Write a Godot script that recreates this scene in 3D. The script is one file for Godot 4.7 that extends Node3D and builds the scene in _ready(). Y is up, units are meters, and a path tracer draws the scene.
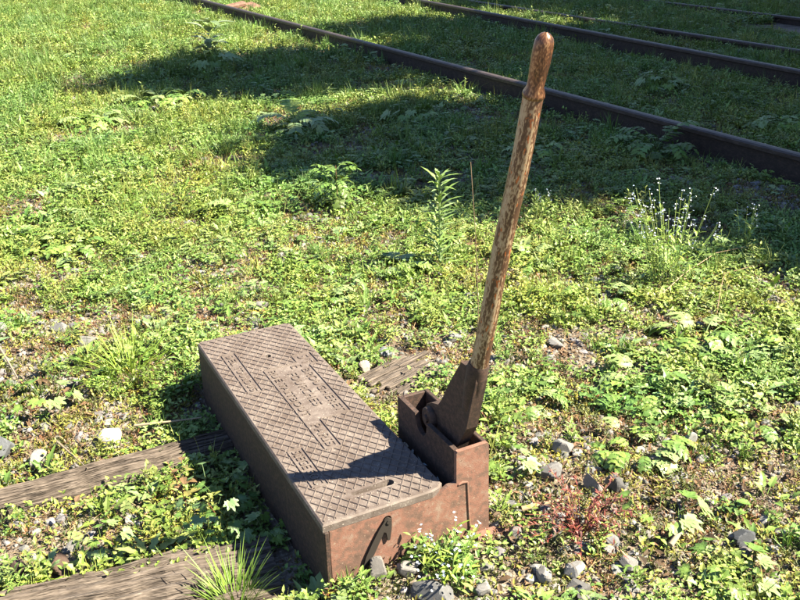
extends Node3D
# A rusty hand-thrown points lever beside a weedy railway track.
# x runs across the lever box, -z along the rails, away from the photographer.

var rng := RandomNumberGenerator.new()
var taken := {}
var M := {}
var n_big := FastNoiseLite.new()
var n_small := FastNoiseLite.new()
var n_patch := FastNoiseLite.new()
var n_kind := FastNoiseLite.new()
var n_fine := FastNoiseLite.new()
const SUN_TRAVEL := Vector3(-0.75, -1.0, -0.56)

# ------------------------------------------------------------------ helpers
func numbered(called: String) -> String:
	if not taken.has(called):
		taken[called] = 0
		return called
	taken[called] += 1
	return "%s_%03d" % [called, taken[called]]

func tag(o: Node, label: String, category: String, group := "", kind := "") -> void:
	o.set_meta("label", label)
	o.set_meta("category", category)
	if group: o.set_meta("group", group)
	if kind: o.set_meta("kind", kind)

func thing(called: String, label: String, category: String, at: Vector3, group := "") -> Node3D:
	var o := Node3D.new()
	o.name = numbered(called)
	add_child(o)
	o.position = at
	tag(o, label, category, group)
	return o

func new_st() -> SurfaceTool:
	var st := SurfaceTool.new()
	st.begin(Mesh.PRIMITIVE_TRIANGLES)
	return st

func mesh_of(st: SurfaceTool) -> ArrayMesh:
	st.generate_normals()
	return st.commit()

func part(called: String, mesh: Mesh, material: Material, parent: Node) -> MeshInstance3D:
	var o := MeshInstance3D.new()
	o.name = called
	o.mesh = mesh
	o.material_override = material
	parent.add_child(o, true)
	return o

func structure(called: String, mesh: Mesh, material: Material) -> MeshInstance3D:
	var o := part(called, mesh, material, self)
	o.set_meta("kind", "structure")
	return o

func ground_y(x: float, z: float) -> float:
	var y := 0.020 * n_big.get_noise_2d(x, z) + 0.010 * n_small.get_noise_2d(x, z) - 0.002
	# hollow left of the box, where the ballast has been dug out round the sleepers
	y -= 0.070 * (1.0 - smoothstep(-0.005, 0.03, x)) * smoothstep(-1.45, -1.0, z) * (1.0 - smoothstep(-0.06, 0.12, z))
	# shallow ditch along each of the two nearer rails
	y -= 0.030 * exp(-pow((x - 3.70) / 0.30, 2)) + 0.025 * exp(-pow((x - 6.1) / 0.45, 2))
	return y

func on_ground(x: float, z: float, sink := 0.0) -> Vector3:
	return Vector3(x, ground_y(x, z) - sink, z)

func tri(st: SurfaceTool, a: Vector3, b: Vector3, c: Vector3) -> void:
	st.add_vertex(a); st.add_vertex(b); st.add_vertex(c)

# a b c d clockwise seen from the front
func quad(st: SurfaceTool, a: Vector3, b: Vector3, c: Vector3, d: Vector3) -> void:
	tri(st, a, b, c); tri(st, a, c, d)

# box between two corners, every edge chamfered
func bevel_box(st: SurfaceTool, lo: Vector3, hi: Vector3, b: float, xf := Transform3D.IDENTITY) -> void:
	st.set_smooth_group(-1)
	var c := (lo + hi) * 0.5
	var h := (hi - lo) * 0.5
	b = minf(b, minf(h.x, minf(h.y, h.z)) * 0.9)
	var ax := [Vector3(1, 0, 0), Vector3(0, 1, 0), Vector3(0, 0, 1)]
	for i in 3:
		for s in [-1.0, 1.0]:
			var n: Vector3 = ax[i] * s
			var u: Vector3 = ax[(i + 1) % 3]
			var v: Vector3 = ax[(i + 2) % 3]
			var hu: float = h[(i + 1) % 3] - b
			var hv: float = h[(i + 2) % 3] - b
			var o := c + n * h[i]
			fquad(st, o - u * hu - v * hv, o + u * hu - v * hv, o + u * hu + v * hv, o - u * hu + v * hv, n, xf)
	for i in 3:
		var j := (i + 1) % 3
		var k := (i + 2) % 3
		for s in [-1.0, 1.0]:
			for t in [-1.0, 1.0]:
				var p1: Vector3 = c + ax[j] * s * h[j] + ax[k] * t * (h[k] - b)
				var p2: Vector3 = c + ax[j] * s * (h[j] - b) + ax[k] * t * h[k]
				var e: Vector3 = ax[i] * (h[i] - b)
				fquad(st, p1 - e, p1 + e, p2 + e, p2 - e, ax[j] * s + ax[k] * t, xf)
	for sx in [-1.0, 1.0]:
		for sy in [-1.0, 1.0]:
			for sz in [-1.0, 1.0]:
				var a := c + Vector3(sx * h.x, sy * (h.y - b), sz * (h.z - b))
				var d := c + Vector3(sx * (h.x - b), sy * h.y, sz * (h.z - b))
				var e2 := c + Vector3(sx * (h.x - b), sy * (h.y - b), sz * h.z)
				ftri(st, a, d, e2, Vector3(sx, sy, sz), xf)

func ftri(st: SurfaceTool, a: Vector3, b: Vector3, c: Vector3, n: Vector3, xf := Transform3D.IDENTITY) -> void:
	if (b - a).cross(c - a).dot(n) > 0.0:
		tri(st, xf * a, xf * c, xf * b)
	else:
		tri(st, xf * a, xf * b, xf * c)

func fquad(st: SurfaceTool, a: Vector3, b: Vector3, c: Vector3, d: Vector3, n: Vector3, xf := Transform3D.IDENTITY) -> void:
	ftri(st, a, b, c, n, xf); ftri(st, a, c, d, n, xf)

# tube along a list of points
func tube(st: SurfaceTool, pts: Array, radii: Array, sides := 8, caps := true) -> void:
	st.set_smooth_group(1)
	var rings := []
	for i in pts.size():
		var p: Vector3 = pts[i]
		var dir: Vector3 = (pts[mini(i + 1, pts.size() - 1)] - pts[maxi(i - 1, 0)]).normalized()
		var side := dir.cross(Vector3(0.31, 0.22, 0.93)).normalized()
		var up := side.cross(dir)
		var ring := []
		for k in sides:
			var a := TAU * k / sides
			ring.append(p + (side * cos(a) + up * sin(a)) * float(radii[i]))
		rings.append(ring)
	for i in pts.size() - 1:
		for k in sides:
			var l := (k + 1) % sides
			var mid: Vector3 = (rings[i][k] + rings[i][l]) * 0.5
			fquad(st, rings[i][k], rings[i][l], rings[i + 1][l], rings[i + 1][k], mid - pts[i])
	if caps:
		st.set_smooth_group(-1)
		for e in [0, pts.size() - 1]:
			var n: Vector3 = (pts[e] - pts[1 if e == 0 else e - 1])
			for k in range(1, sides - 1):
				ftri(st, rings[e][0], rings[e][k], rings[e][k + 1], n)

# smooth tube with a texture wrapped once round it
func wrapped_tube(st: SurfaceTool, pts: Array, radii: Array, sides: int, per_metre: float) -> void:
	st.set_smooth_group(1)
	var along := 0.0
	for i in pts.size() - 1:
		var a: Vector3 = pts[i]
		var b: Vector3 = pts[i + 1]
		var next := along + a.distance_to(b) * per_metre
		for k in sides:
			var d0 := Vector3(0.93 * cos(TAU * k / sides) + 0.31 * sin(TAU * k / sides), 0, -0.31 * cos(TAU * k / sides) + 0.93 * sin(TAU * k / sides)).normalized()
			var l := k + 1
			var d1 := Vector3(0.93 * cos(TAU * l / sides) + 0.31 * sin(TAU * l / sides), 0, -0.31 * cos(TAU * l / sides) + 0.93 * sin(TAU * l / sides)).normalized()
			var u0 := float(k) / sides
			var u1 := float(l) / sides
			var c := [[a + d0 * radii[i], Vector2(u0, along)], [a + d1 * radii[i], Vector2(u1, along)], [b + d1 * radii[i + 1], Vector2(u1, next)], [b + d0 * radii[i + 1], Vector2(u0, next)]]
			var flip: bool = (c[1][0] - c[0][0]).cross(c[2][0] - c[0][0]).dot(d0) > 0.0
			for q in ([0, 2, 1, 0, 3, 2] if flip else [0, 1, 2, 0, 2, 3]):
				st.set_uv(c[q][1])
				st.add_vertex(c[q][0])
		along = next

# polygon in a plane, pushed out to a thickness: map(p2, depth) -> Vector3
func extrude(st: SurfaceTool, poly: PackedVector2Array, d0: float, d1: float, map: Callable, bevel := 0.0) -> void:
	st.set_smooth_group(-1)
	var c := Vector2.ZERO
	for p in poly: c += p / poly.size()
	var loops := [[poly, d0], [poly, d1]]
	if bevel > 0.0:
		var ins := Geometry2D.offset_polygon(poly, -bevel)
		if ins.size() == 1 and ins[0].size() == poly.size():
			# line the inset loop up with the outline
			var q: PackedVector2Array = ins[0]
			if Geometry2D.is_polygon_clockwise(q) != Geometry2D.is_polygon_clockwise(poly): q.reverse()
			var best := 0
			for k in q.size():
				if q[k].distance_to(poly[0]) < q[best].distance_to(poly[0]): best = k
			var r := PackedVector2Array()
			for k in q.size(): r.append(q[(best + k) % q.size()])
			var s := signf(d1 - d0)
			loops = [[r, d0], [poly, d0 + s * bevel], [poly, d1 - s * bevel], [r, d1]]
	var away: Vector3 = map.call(c, d1) - map.call(c, d0)
	for e in [0, loops.size() - 1]:
		var lp: PackedVector2Array = loops[e][0]
		var idx := Geometry2D.triangulate_polygon(lp)
		for k in range(0, idx.size(), 3):
			ftri(st, map.call(lp[idx[k]], loops[e][1]), map.call(lp[idx[k + 1]], loops[e][1]), map.call(lp[idx[k + 2]], loops[e][1]), away if e > 0 else -away)
	var cw := Geometry2D.is_polygon_clockwise(poly)
	for e in loops.size() - 1:
		var a: PackedVector2Array = loops[e][0]
		var b: PackedVector2Array = loops[e + 1][0]
		for k in a.size():
			var l := (k + 1) % a.size()
			var t := poly[l] - poly[k]
			var o2 := Vector2(t.y, -t.x) * (-1.0 if cw else 1.0)
			var n: Vector3 = map.call(poly[k] + o2, d0) - map.call(poly[k], d0)
			fquad(st, map.call(a[k], loops[e][1]), map.call(a[l], loops[e][1]), map.call(b[l], loops[e + 1][1]), map.call(b[k], loops[e + 1][1]), n)

# ------------------------------------------------------------------ textures
func noise_bytes(seed_: int, freq: float, octaves: int, size := 512, kind := FastNoiseLite.TYPE_SIMPLEX_SMOOTH) -> PackedByteArray:
	var n := FastNoiseLite.new()
	n.seed = seed_
	n.frequency = freq
	n.noise_type = kind
	n.fractal_octaves = octaves
	n.fractal_type = FastNoiseLite.FRACTAL_FBM if octaves > 1 else FastNoiseLite.FRACTAL_NONE
	return n.get_seamless_image(size, size).get_data()

# stops: [[value 0..1, linear Color], ...]; specks: [[bytes, threshold, linear Color], ...]
func colour_tex(base: PackedByteArray, fine: PackedByteArray, fine_share: float, stops: Array, specks := [], size := 512) -> ImageTexture:
	var g := Gradient.new()
	g.offsets = PackedFloat32Array(stops.map(func(s): return s[0]))
	g.colors = PackedColorArray(stops.map(func(s): return s[1]))
	var lut := PackedByteArray()
	for i in 256:
		var c := g.sample(i / 255.0).linear_to_srgb()
		lut.append(c.r8); lut.append(c.g8); lut.append(c.b8)
	var out := PackedByteArray()
	out.resize(size * size * 3)
	for i in size * size:
		var v := int(base[i] * (1.0 - fine_share) + fine[i] * fine_share) * 3
		out[i * 3] = lut[v]; out[i * 3 + 1] = lut[v + 1]; out[i * 3 + 2] = lut[v + 2]
	for s in specks:
		var b: PackedByteArray = s[0]
		var th: int = int(s[1] * 255.0)
		var c: Color = (s[2] as Color).linear_to_srgb()
		for i in size * size:
			if b[i] > th:
				out[i * 3] = c.r8; out[i * 3 + 1] = c.g8; out[i * 3 + 2] = c.b8
	return ImageTexture.create_from_image(Image.create_from_data(size, size, false, Image.FORMAT_RGB8, out))

func grey_tex(b: PackedByteArray, size := 512) -> ImageTexture:
	return ImageTexture.create_from_image(Image.create_from_data(size, size, false, Image.FORMAT_L8, b))

func surface_material(tex: Texture2D, relief: Texture2D, relief_cm: float, scale: Vector3, rough: float, world := false, metal := 0.0) -> StandardMaterial3D:
	var m := StandardMaterial3D.new()
	m.albedo_texture = tex
	m.roughness = rough
	m.metallic = metal
	m.uv1_triplanar = true
	m.uv1_world_triplanar = world
	m.uv1_scale = scale
	if relief:
		m.heightmap_enabled = true
		m.heightmap_texture = relief
		m.heightmap_scale = relief_cm
	return m

func leaf_material(tint: Color, rough := 0.5, back := 0.55) -> StandardMaterial3D:
	var m := StandardMaterial3D.new()
	m.albedo_color = tint.linear_to_srgb()
	m.vertex_color_use_as_albedo = true
	m.roughness = rough
	m.backlight_enabled = true
	m.backlight = Color(back, back, back * 0.6)
	m.cull_mode = BaseMaterial3D.CULL_DISABLED
	return m

func make_materials() -> void:
	var a := noise_bytes(11, 0.006, 5)
	var b := noise_bytes(12, 0.03, 4)
	var c := noise_bytes(13, 0.09, 3)
	var d := noise_bytes(14, 0.16, 2)
	var e := noise_bytes(15, 0.05, 4)
	var fine := grey_tex(d)
	var coarse := grey_tex(c)
	# soil between the weeds: brown grey earth, small grit
	M.soil = surface_material(colour_tex(a, c, 0.55, [[0.2, Color(0.06, 0.044, 0.032)], [0.45, Color(0.13, 0.10, 0.075)], [0.6, Color(0.20, 0.165, 0.13)], [0.85, Color(0.29, 0.255, 0.22)]], [[d, 0.80, Color(0.27, 0.26, 0.25)]]), coarse, 1.2, Vector3.ONE * 1.3, 0.95, true)
	# brown cast iron of the lid, pale lichen flecks
	M.iron = surface_material(colour_tex(a, b, 0.5, [[0.2, Color(0.068, 0.049, 0.041)], [0.5, Color(0.104, 0.083, 0.075)], [0.8, Color(0.152, 0.127, 0.115)]], [[d, 0.845, Color(0.09, 0.055, 0.042)], [noise_bytes(31, 0.13, 3), 0.80, Color(0.34, 0.31, 0.27)]]), fine, 0.03, Vector3.ONE * 2.2, 0.75, false, 0.0)
	# red rust of the front plate
	M.rust = surface_material(colour_tex(a, b, 0.45, [[0.15, Color(0.075, 0.045, 0.034)], [0.38, Color(0.120, 0.070, 0.053)], [0.55, Color(0.180, 0.086, 0.062)], [0.70, Color(0.180, 0.105, 0.080)], [0.9, Color(0.22, 0.165, 0.13)]], [[noise_bytes(33, 0.05, 5), 0.79, Color(0.215, 0.150, 0.115)], [noise_bytes(34, 0.07, 4), 0.80, Color(0.105, 0.056, 0.041)]]), fine, 0.03, Vector3.ONE * 2.6, 0.85)
	# dark brown rust of the housing and the lever bracket
	M.dark_rust = surface_material(colour_tex(b, c, 0.5, [[0.2, Color(0.016, 0.010, 0.008)], [0.5, Color(0.038, 0.022, 0.017)], [0.8, Color(0.085, 0.046, 0.034)]]), fine, 0.03, Vector3.ONE * 3.0, 0.8)
	# cream paint left on the lever, flaking to rust
	# cream is weighted to one side round the bar; worn through in streaks along the bar
	var worn := PackedByteArray()
	worn.resize(512 * 512)
	var streak := noise_bytes(42, 0.012, 4)
	var flake := noise_bytes(43, 0.045, 4)
	for y in 512:
		for x in 512:
			var k := y * 512 + x
			var v: float = 0.50 * streak[(y / 3) * 512 + x] + 0.50 * flake[y * 512 + x] - 30.0 + 36.0 * cos(TAU * (x / 512.0 - 0.5))
			worn[k] = clampi(int(v), 0, 255)
	M.lever = StandardMaterial3D.new()
	M.lever.albedo_texture = colour_tex(worn, d, 0.12, [[0.10, Color(0.045, 0.022, 0.014)], [0.36, Color(0.070, 0.035, 0.022)], [0.47, Color(0.115, 0.058, 0.034)], [0.505, Color(0.22, 0.145, 0.085)], [0.57, Color(0.30, 0.225, 0.145)], [0.8, Color(0.37, 0.30, 0.205)]], [[noise_bytes(44, 0.018, 3), 0.775, Color(0.34, 0.095, 0.025)]])
	M.lever.roughness = 0.48
	M.grip = StandardMaterial3D.new()
	M.grip.albedo_texture = colour_tex(worn, e, 0.35, [[0.2, Color(0.030, 0.016, 0.011)], [0.42, Color(0.075, 0.034, 0.018)], [0.55, Color(0.15, 0.068, 0.032)], [0.66, Color(0.28, 0.17, 0.09)]])
	M.grip.roughness = 0.32
	M.grip.metallic = 0.2
	# weathered oak sleepers, grain along x
	var w1 := noise_bytes(51, 0.02, 4)
	M.wood = surface_material(colour_tex(w1, c, 0.4, [[0.25, Color(0.020, 0.015, 0.012)], [0.42, Color(0.062, 0.048, 0.039)], [0.6, Color(0.120, 0.097, 0.081)], [0.85, Color(0.215, 0.180, 0.155)]]), grey_tex(w1), 0.6, Vector3(1.0, 13.0, 13.0), 0.92)
	# rails: dark brown mill rust, worn head
	M.rail = surface_material(colour_tex(b, c, 0.5, [[0.2, Color(0.012, 0.008, 0.007)], [0.5, Color(0.026, 0.017, 0.014)], [0.8, Color(0.055, 0.034, 0.027)]]), coarse, 0.1, Vector3(2.0, 2.0, 1.0), 0.75)
	M.rail_head = surface_material(colour_tex(b, c, 0.5, [[0.2, Color(0.026, 0.018, 0.015)], [0.5, Color(0.052, 0.037, 0.031)], [0.8, Color(0.095, 0.070, 0.061)]]), fine, 0.05, Vector3(2.0, 2.0, 0.6), 0.5, false, 0.3)
	# crushed stone: vertex colours tint a mineral speckle
	M.stone = surface_material(colour_tex(b, c, 0.5, [[0.15, Color(0.36, 0.36, 0.37)], [0.5, Color(0.66, 0.66, 0.67)], [0.85, Color(1, 0.99, 0.97)]]), fine, 0.03, Vector3.ONE * 5.0, 0.85)
	M.stone.vertex_color_use_as_albedo = true
	M.bark = surface_material(colour_tex(b, c, 0.5, [[0.2, Color(0.03, 0.022, 0.016)], [0.8, Color(0.13, 0.10, 0.075)]]), coarse, 1.0, Vector3(3, 1, 3), 0.95)
	var black := StandardMaterial3D.new()
	black.albedo_color = Color(0.02, 0.015, 0.012).linear_to_srgb()
	black.roughness = 0.95
	M.black = black
	M.leaf = leaf_material(Color(1, 1, 1))
	M.leaf_pale = leaf_material(Color(1.0, 1.0, 1.2))
	M.leaf_lime = leaf_material(Color(1.15, 1.1, 0.85))
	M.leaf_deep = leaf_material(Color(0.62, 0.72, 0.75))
	M.leaf_red = leaf_material(Color(1, 1, 1), 0.5, 0.4)
	M.dry = leaf_material(Color(1, 1, 1), 0.9, 0.2)
	M.petal = leaf_material(Color(1, 1, 1), 0.6, 0.5)

# ------------------------------------------------------------------ leaves
const G1 := Color(0.168, 0.266, 0.056)   # fresh yellow green
const G2 := Color(0.104, 0.186, 0.037)   # mid green
const G3 := Color(0.190, 0.276, 0.105)   # pale grey green
const G4 := Color(0.070, 0.120, 0.024)   # deep green
const RED := Color(0.150, 0.040, 0.034)
const STRAW := Color(0.220, 0.165, 0.098)

# one leaf as a folded strip; profile 0 ovate, 1 blade, 2 lobed
func leaf(st: SurfaceTool, p: Vector3, dir: Vector3, up: Vector3, length: float, width: float, col: Color, profile := 0, segs := 3, droop := 0.25, fold := 0.25) -> void:
	dir = dir.normalized()
	var side := dir.cross(up).normalized()
	up = side.cross(dir).normalized()
	st.set_smooth_group(-1)
	var pl := p; var pc := p; var pr := p
	for i in range(1, segs + 1):
		var t := float(i) / segs
		var w := 0.0
		match profile:
			0: w = sin(PI * pow(t, 0.75)) * 0.5
			1: w = (1.0 - t * t) * 0.5
			2: w = sin(PI * pow(t, 0.7)) * 0.5 * (1.0 if i % 2 == 1 else 0.55)
		w = maxf(w, 0.0) * width
		var c := p + dir * length * t - up * droop * length * t * t
		var l := c - side * w + up * fold * w
		var r := c + side * w + up * fold * w
		if i == segs:
			l = c; r = c
		st.set_color(col)
		if i == 1:
			tri(st, pc, l, c); tri(st, pc, c, r)
		elif i == segs:
			tri(st, pl, c, pc); tri(st, pc, c, pr)
		else:
			quad(st, pl, l, c, pc); quad(st, pc, c, r, pr)
		pl = l; pc = c; pr = r

func vary(c: Color, amount := 0.2) -> Color:
	var k := 1.0 + rng.randf_range(-amount, amount)
	var h := rng.randf_range(-amount, amount) * 0.5
	return Color(c.r * k * (1.0 + h), c.g * k, c.b * k * (1.0 - h))

func stem(st: SurfaceTool, pts: Array, r0: float, r1: float, col: Color, sides := 4) -> void:
	st.set_color(col)
	var radii := []
	for i in pts.size(): radii.append(lerpf(r0, r1, float(i) / (pts.size() - 1)))
	tube(st, pts, radii, sides, false)

func around(a: float, tilt: float) -> Vector3:   # tilt from the vertical
	return Vector3(cos(a) * sin(tilt), cos(tilt), sin(a) * sin(tilt))

# mat plant with many small round leaves on sprawling stems
func mesh_chickweed(n: int, size: float, col: Color) -> ArrayMesh:
	var st := new_st()
	for i in n:
		var a := rng.randf() * TAU
		var r := sqrt(rng.randf()) * 0.042
		var h := rng.randf_range(0.004, 0.036)
		var p := Vector3(cos(a) * r, h, sin(a) * r)
		var d := around(rng.randf() * TAU, rng.randf_range(0.5, 1.7))
		leaf(st, p, d, Vector3.UP, size * rng.randf_range(0.7, 1.3), size * rng.randf_range(0.55, 0.8), vary(col), 0, 3, 0.2, 0.3)
		if i % 2 == 0:
			leaf(st, p, Vector3(-d.x, d.y, -d.z), Vector3.UP, size * rng.randf_range(0.7, 1.2), size * 0.65, vary(col), 0, 3, 0.2, 0.3)
	return mesh_of(st)

# rosette of lobed leaves
func mesh_rosette(n: int, length: float, width: float, col: Color, profile := 2, tilt0 := 0.6, tilt1 := 1.3) -> ArrayMesh:
	var st := new_st()
	for i in n:
		var a := TAU * i / n + rng.randf_range(-0.4, 0.4)
		var d := around(a, rng.randf_range(tilt0, tilt1))
		var l := length * rng.randf_range(0.6, 1.15)
		var base := Vector3(d.x, 0, d.z) * 0.004
		stem(st, [base, base + d * l * 0.45], 0.0010, 0.0007, vary(col), 3)
		leaf(st, base + d * l * 0.4, d, Vector3.UP, l * 0.75, width * rng.randf_range(0.8, 1.2), vary(col), profile, 6 if profile == 2 else 4, 0.45, 0.2)
	return mesh_of(st)

# small three-leaflet clover clump
func mesh_clover(n: int, size: float, col: Color) -> ArrayMesh:
	var st := new_st()
	for i in n:
		var a := rng.randf() * TAU
		var r := sqrt(rng.randf()) * 0.035
		var top := Vector3(cos(a) * r, rng.randf_range(0.015, 0.045), sin(a) * r)
		stem(st, [Vector3(cos(a) * r * 0.5, 0, sin(a) * r * 0.5), top], 0.0006, 0.0005, col, 3)
		var t0 := rng.randf() * TAU
		var cc := vary(col)
		for k in 3:
			leaf(st, top, around(t0 + TAU * k / 3.0, 1.35), Vector3.UP, size, size * 0.85, cc, 0, 3, 0.1, 0.25)
	return mesh_of(st)

# a few upright stems with paired leaves
func mesh_shoot(n: int, height: float, col: Color) -> ArrayMesh:
	var st := new_st()
	for i in n:
		var d := around(rng.randf() * TAU, rng.randf_range(0.0, 0.5))
		var b := Vector3(rng.randf_range(-0.02, 0.02), -0.003, rng.randf_range(-0.02, 0.02))
		var h := height * rng.randf_range(0.5, 1.15)
		var cc := vary(col)
		stem(st, [b, b + d * h], 0.0009, 0.0006, cc, 3)
		for k in 4:
			var f := 0.3 + 0.7 * k / 3.0
			var a := k * 1.57 + rng.randf()
			for s in [0.0, PI]:
				leaf(st, b + d * h * f, around(a + s, rng.randf_range(0.6, 1.2)), Vector3.UP, height * (0.36 - 0.18 * f) + 0.006, height * 0.10, vary(cc, 0.15), 0, 3, 0.25, 0.25)
	return mesh_of(st)

func mesh_grass(n: int, height: float, col: Color, spread := 0.02, lean := 0.6, wide := 0.0032) -> ArrayMesh:
	var st := new_st()
	for i in n:
		var a := rng.randf() * TAU
		var r := sqrt(rng.randf()) * spread
		var h := height * rng.randf_range(0.45, 1.1)
		leaf(st, Vector3(cos(a) * r, -0.005, sin(a) * r), around(rng.randf() * TAU, rng.randf_range(0.05, lean)), around(rng.randf() * TAU, 1.4), h, wide * rng.randf_range(0.7, 1.3), vary(col, 0.25), 1, 4, rng.randf_range(0.1, 0.5), 0.2)
	return mesh_of(st)

# stonecrop and moss: short stubby shoots, yellow green to red brown
func mesh_stonecrop(n: int, col: Color) -> ArrayMesh:
	var st := new_st()
	for i in n:
		var a := rng.randf() * TAU
		var r := sqrt(rng.randf()) * 0.038
		var p := Vector3(cos(a) * r, -0.002, sin(a) * r)
		var d := around(rng.randf() * TAU, rng.randf_range(0.1, 1.0))
		var h := rng.randf_range(0.008, 0.022)
		var cc := vary(col, 0.35)
		for k in 3:
			leaf(st, p + d * h * k / 3.0, around(rng.randf() * TAU, rng.randf_range(0.3, 1.3)), Vector3.UP, h * 0.6, h * 0.25, cc, 0, 3, 0.1, 0.2)
	return mesh_of(st)

# feathery compound leaf: arching midrib along +y then bending to +x
func mesh_frond(pairs: int, length: float, leaflet: float, col: Color, bend := 0.7, slim := 0.55) -> ArrayMesh:
	var st := new_st()
	var pts := []
	for i in 9:
		var t := i / 8.0
		pts.append(Vector3(length * (t - 0.15 * t * t) * sin(bend * (0.35 + t)), length * t * cos(bend * (0.35 + t)), 0))
	stem(st, pts, 0.0016, 0.0006, col * 0.9, 4)
	for k in pairs:
		var t := 0.28 + 0.70 * k / pairs
		var f := t * 8.0
		var i0 := mini(int(f), 7)
		var p: Vector3 = pts[i0].lerp(pts[i0 + 1], f - i0)
		var d: Vector3 = (pts[i0 + 1] - pts[i0]).normalized()
		var nrm := Vector3(0, 0, 1).cross(d)
		if nrm.y < 0: nrm = -nrm
		var l := leaflet * (0.75 + 0.5 * sin(PI * (t - 0.2)))
		for s in [-1.0, 1.0]:
			leaf(st, p, d * 0.55 + Vector3(0, 0, s) + Vector3(rng.randf_range(-0.15, 0.15), rng.randf_range(-0.15, 0.15), 0), nrm, l * rng.randf_range(0.85, 1.1), l * slim, vary(col), 2, 5, 0.22, 0.2)
	leaf(st, pts[8], pts[8] - pts[7], Vector3(0, 0, 1).cross(pts[8] - pts[7]).abs(), leaflet, leaflet * slim, vary(col), 2, 5, 0.2, 0.2)
	return mesh_of(st)

# a single leaf on its stalk, along +y bending to +x
func mesh_single(length: float, width: float, col: Color, profile := 0, stalk := 0.3, bend := 0.35) -> ArrayMesh:
	var st := new_st()
	var d := Vector3(sin(bend), cos(bend), 0)
	stem(st, [Vector3.ZERO, d * length * stalk], 0.0014, 0.0010, col, 4)
	leaf(st, d * length * stalk * 0.95, d, Vector3(-cos(bend), sin(bend), 0), length * (1.0 - stalk), width, col, profile, 7, 0.35, 0.22)
	return mesh_of(st)

# hand-shaped leaf with rounded toothed lobes
func mesh_palmate(length: float, col: Color) -> ArrayMesh:
	var st := new_st()
	stem(st, [Vector3.ZERO, Vector3(length * 0.15, length * 0.55, 0)], 0.0013, 0.0009, col, 4)
	var p := Vector3(length * 0.15, length * 0.55, 0)
	for k in 5:
		var a := (k - 2) * 0.62
		var d := Vector3(cos(a) * 0.95, 0.30, sin(a))
		leaf(st, p, d, Vector3.UP, length * 0.55 * (1.0 - 0.12 * absf(k - 2)), length * 0.36, vary(col, 0.1), 2, 6, 0.25, 0.18)
	return mesh_of(st)

func mesh_blade(height: float, lean: float, col: Color, wide: float) -> ArrayMesh:
	var st := new_st()
	leaf(st, Vector3.ZERO, Vector3(sin(lean), cos(lean), 0), Vector3(-cos(lean), sin(lean), 0), height, wide, col, 1, 6, rng.randf_range(0.15, 0.5), 0.25)
	return mesh_of(st)

# crushed-stone shape: a ball cut by planes
func mesh_stone(size: Vector3, seed_: int, col: Color, cuts := 11, rings := 9, round_ := 0.12) -> ArrayMesh:
	var r := RandomNumberGenerator.new()
	r.seed = seed_
	var planes := []
	for k in cuts:
		planes.append([Vector3(r.randfn(), r.randfn(), r.randfn()).normalized(), r.randf_range(0.44, 0.72)])
	var st := new_st()
	st.set_smooth_group(-1)
	var pt := func(i: int, j: int) -> Vector3:
		var th := PI * i / rings
		var ph := TAU * j / (rings * 2)
		var d := Vector3(sin(th) * cos(ph), cos(th), sin(th) * sin(ph))
		var rad := 1.0
		for pl in planes:
			var q: float = d.dot(pl[0])
			if q > 0.05: rad = minf(rad, pl[1] / q)
		return d * lerpf(rad, 0.85, round_) * size * 0.5
	for i in rings:
		for j in rings * 2:
			var a: Vector3 = pt.call(i, j)
			var b: Vector3 = pt.call(i, (j + 1) % (rings * 2))
			var c: Vector3 = pt.call(i + 1, (j + 1) % (rings * 2))
			var d: Vector3 = pt.call(i + 1, j)
			st.set_color(col)
			if i > 0: ftri(st, a, b, c, a + b + c)
			if i < rings - 1: ftri(st, a, c, d, a + c + d)
	return mesh_of(st)

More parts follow.
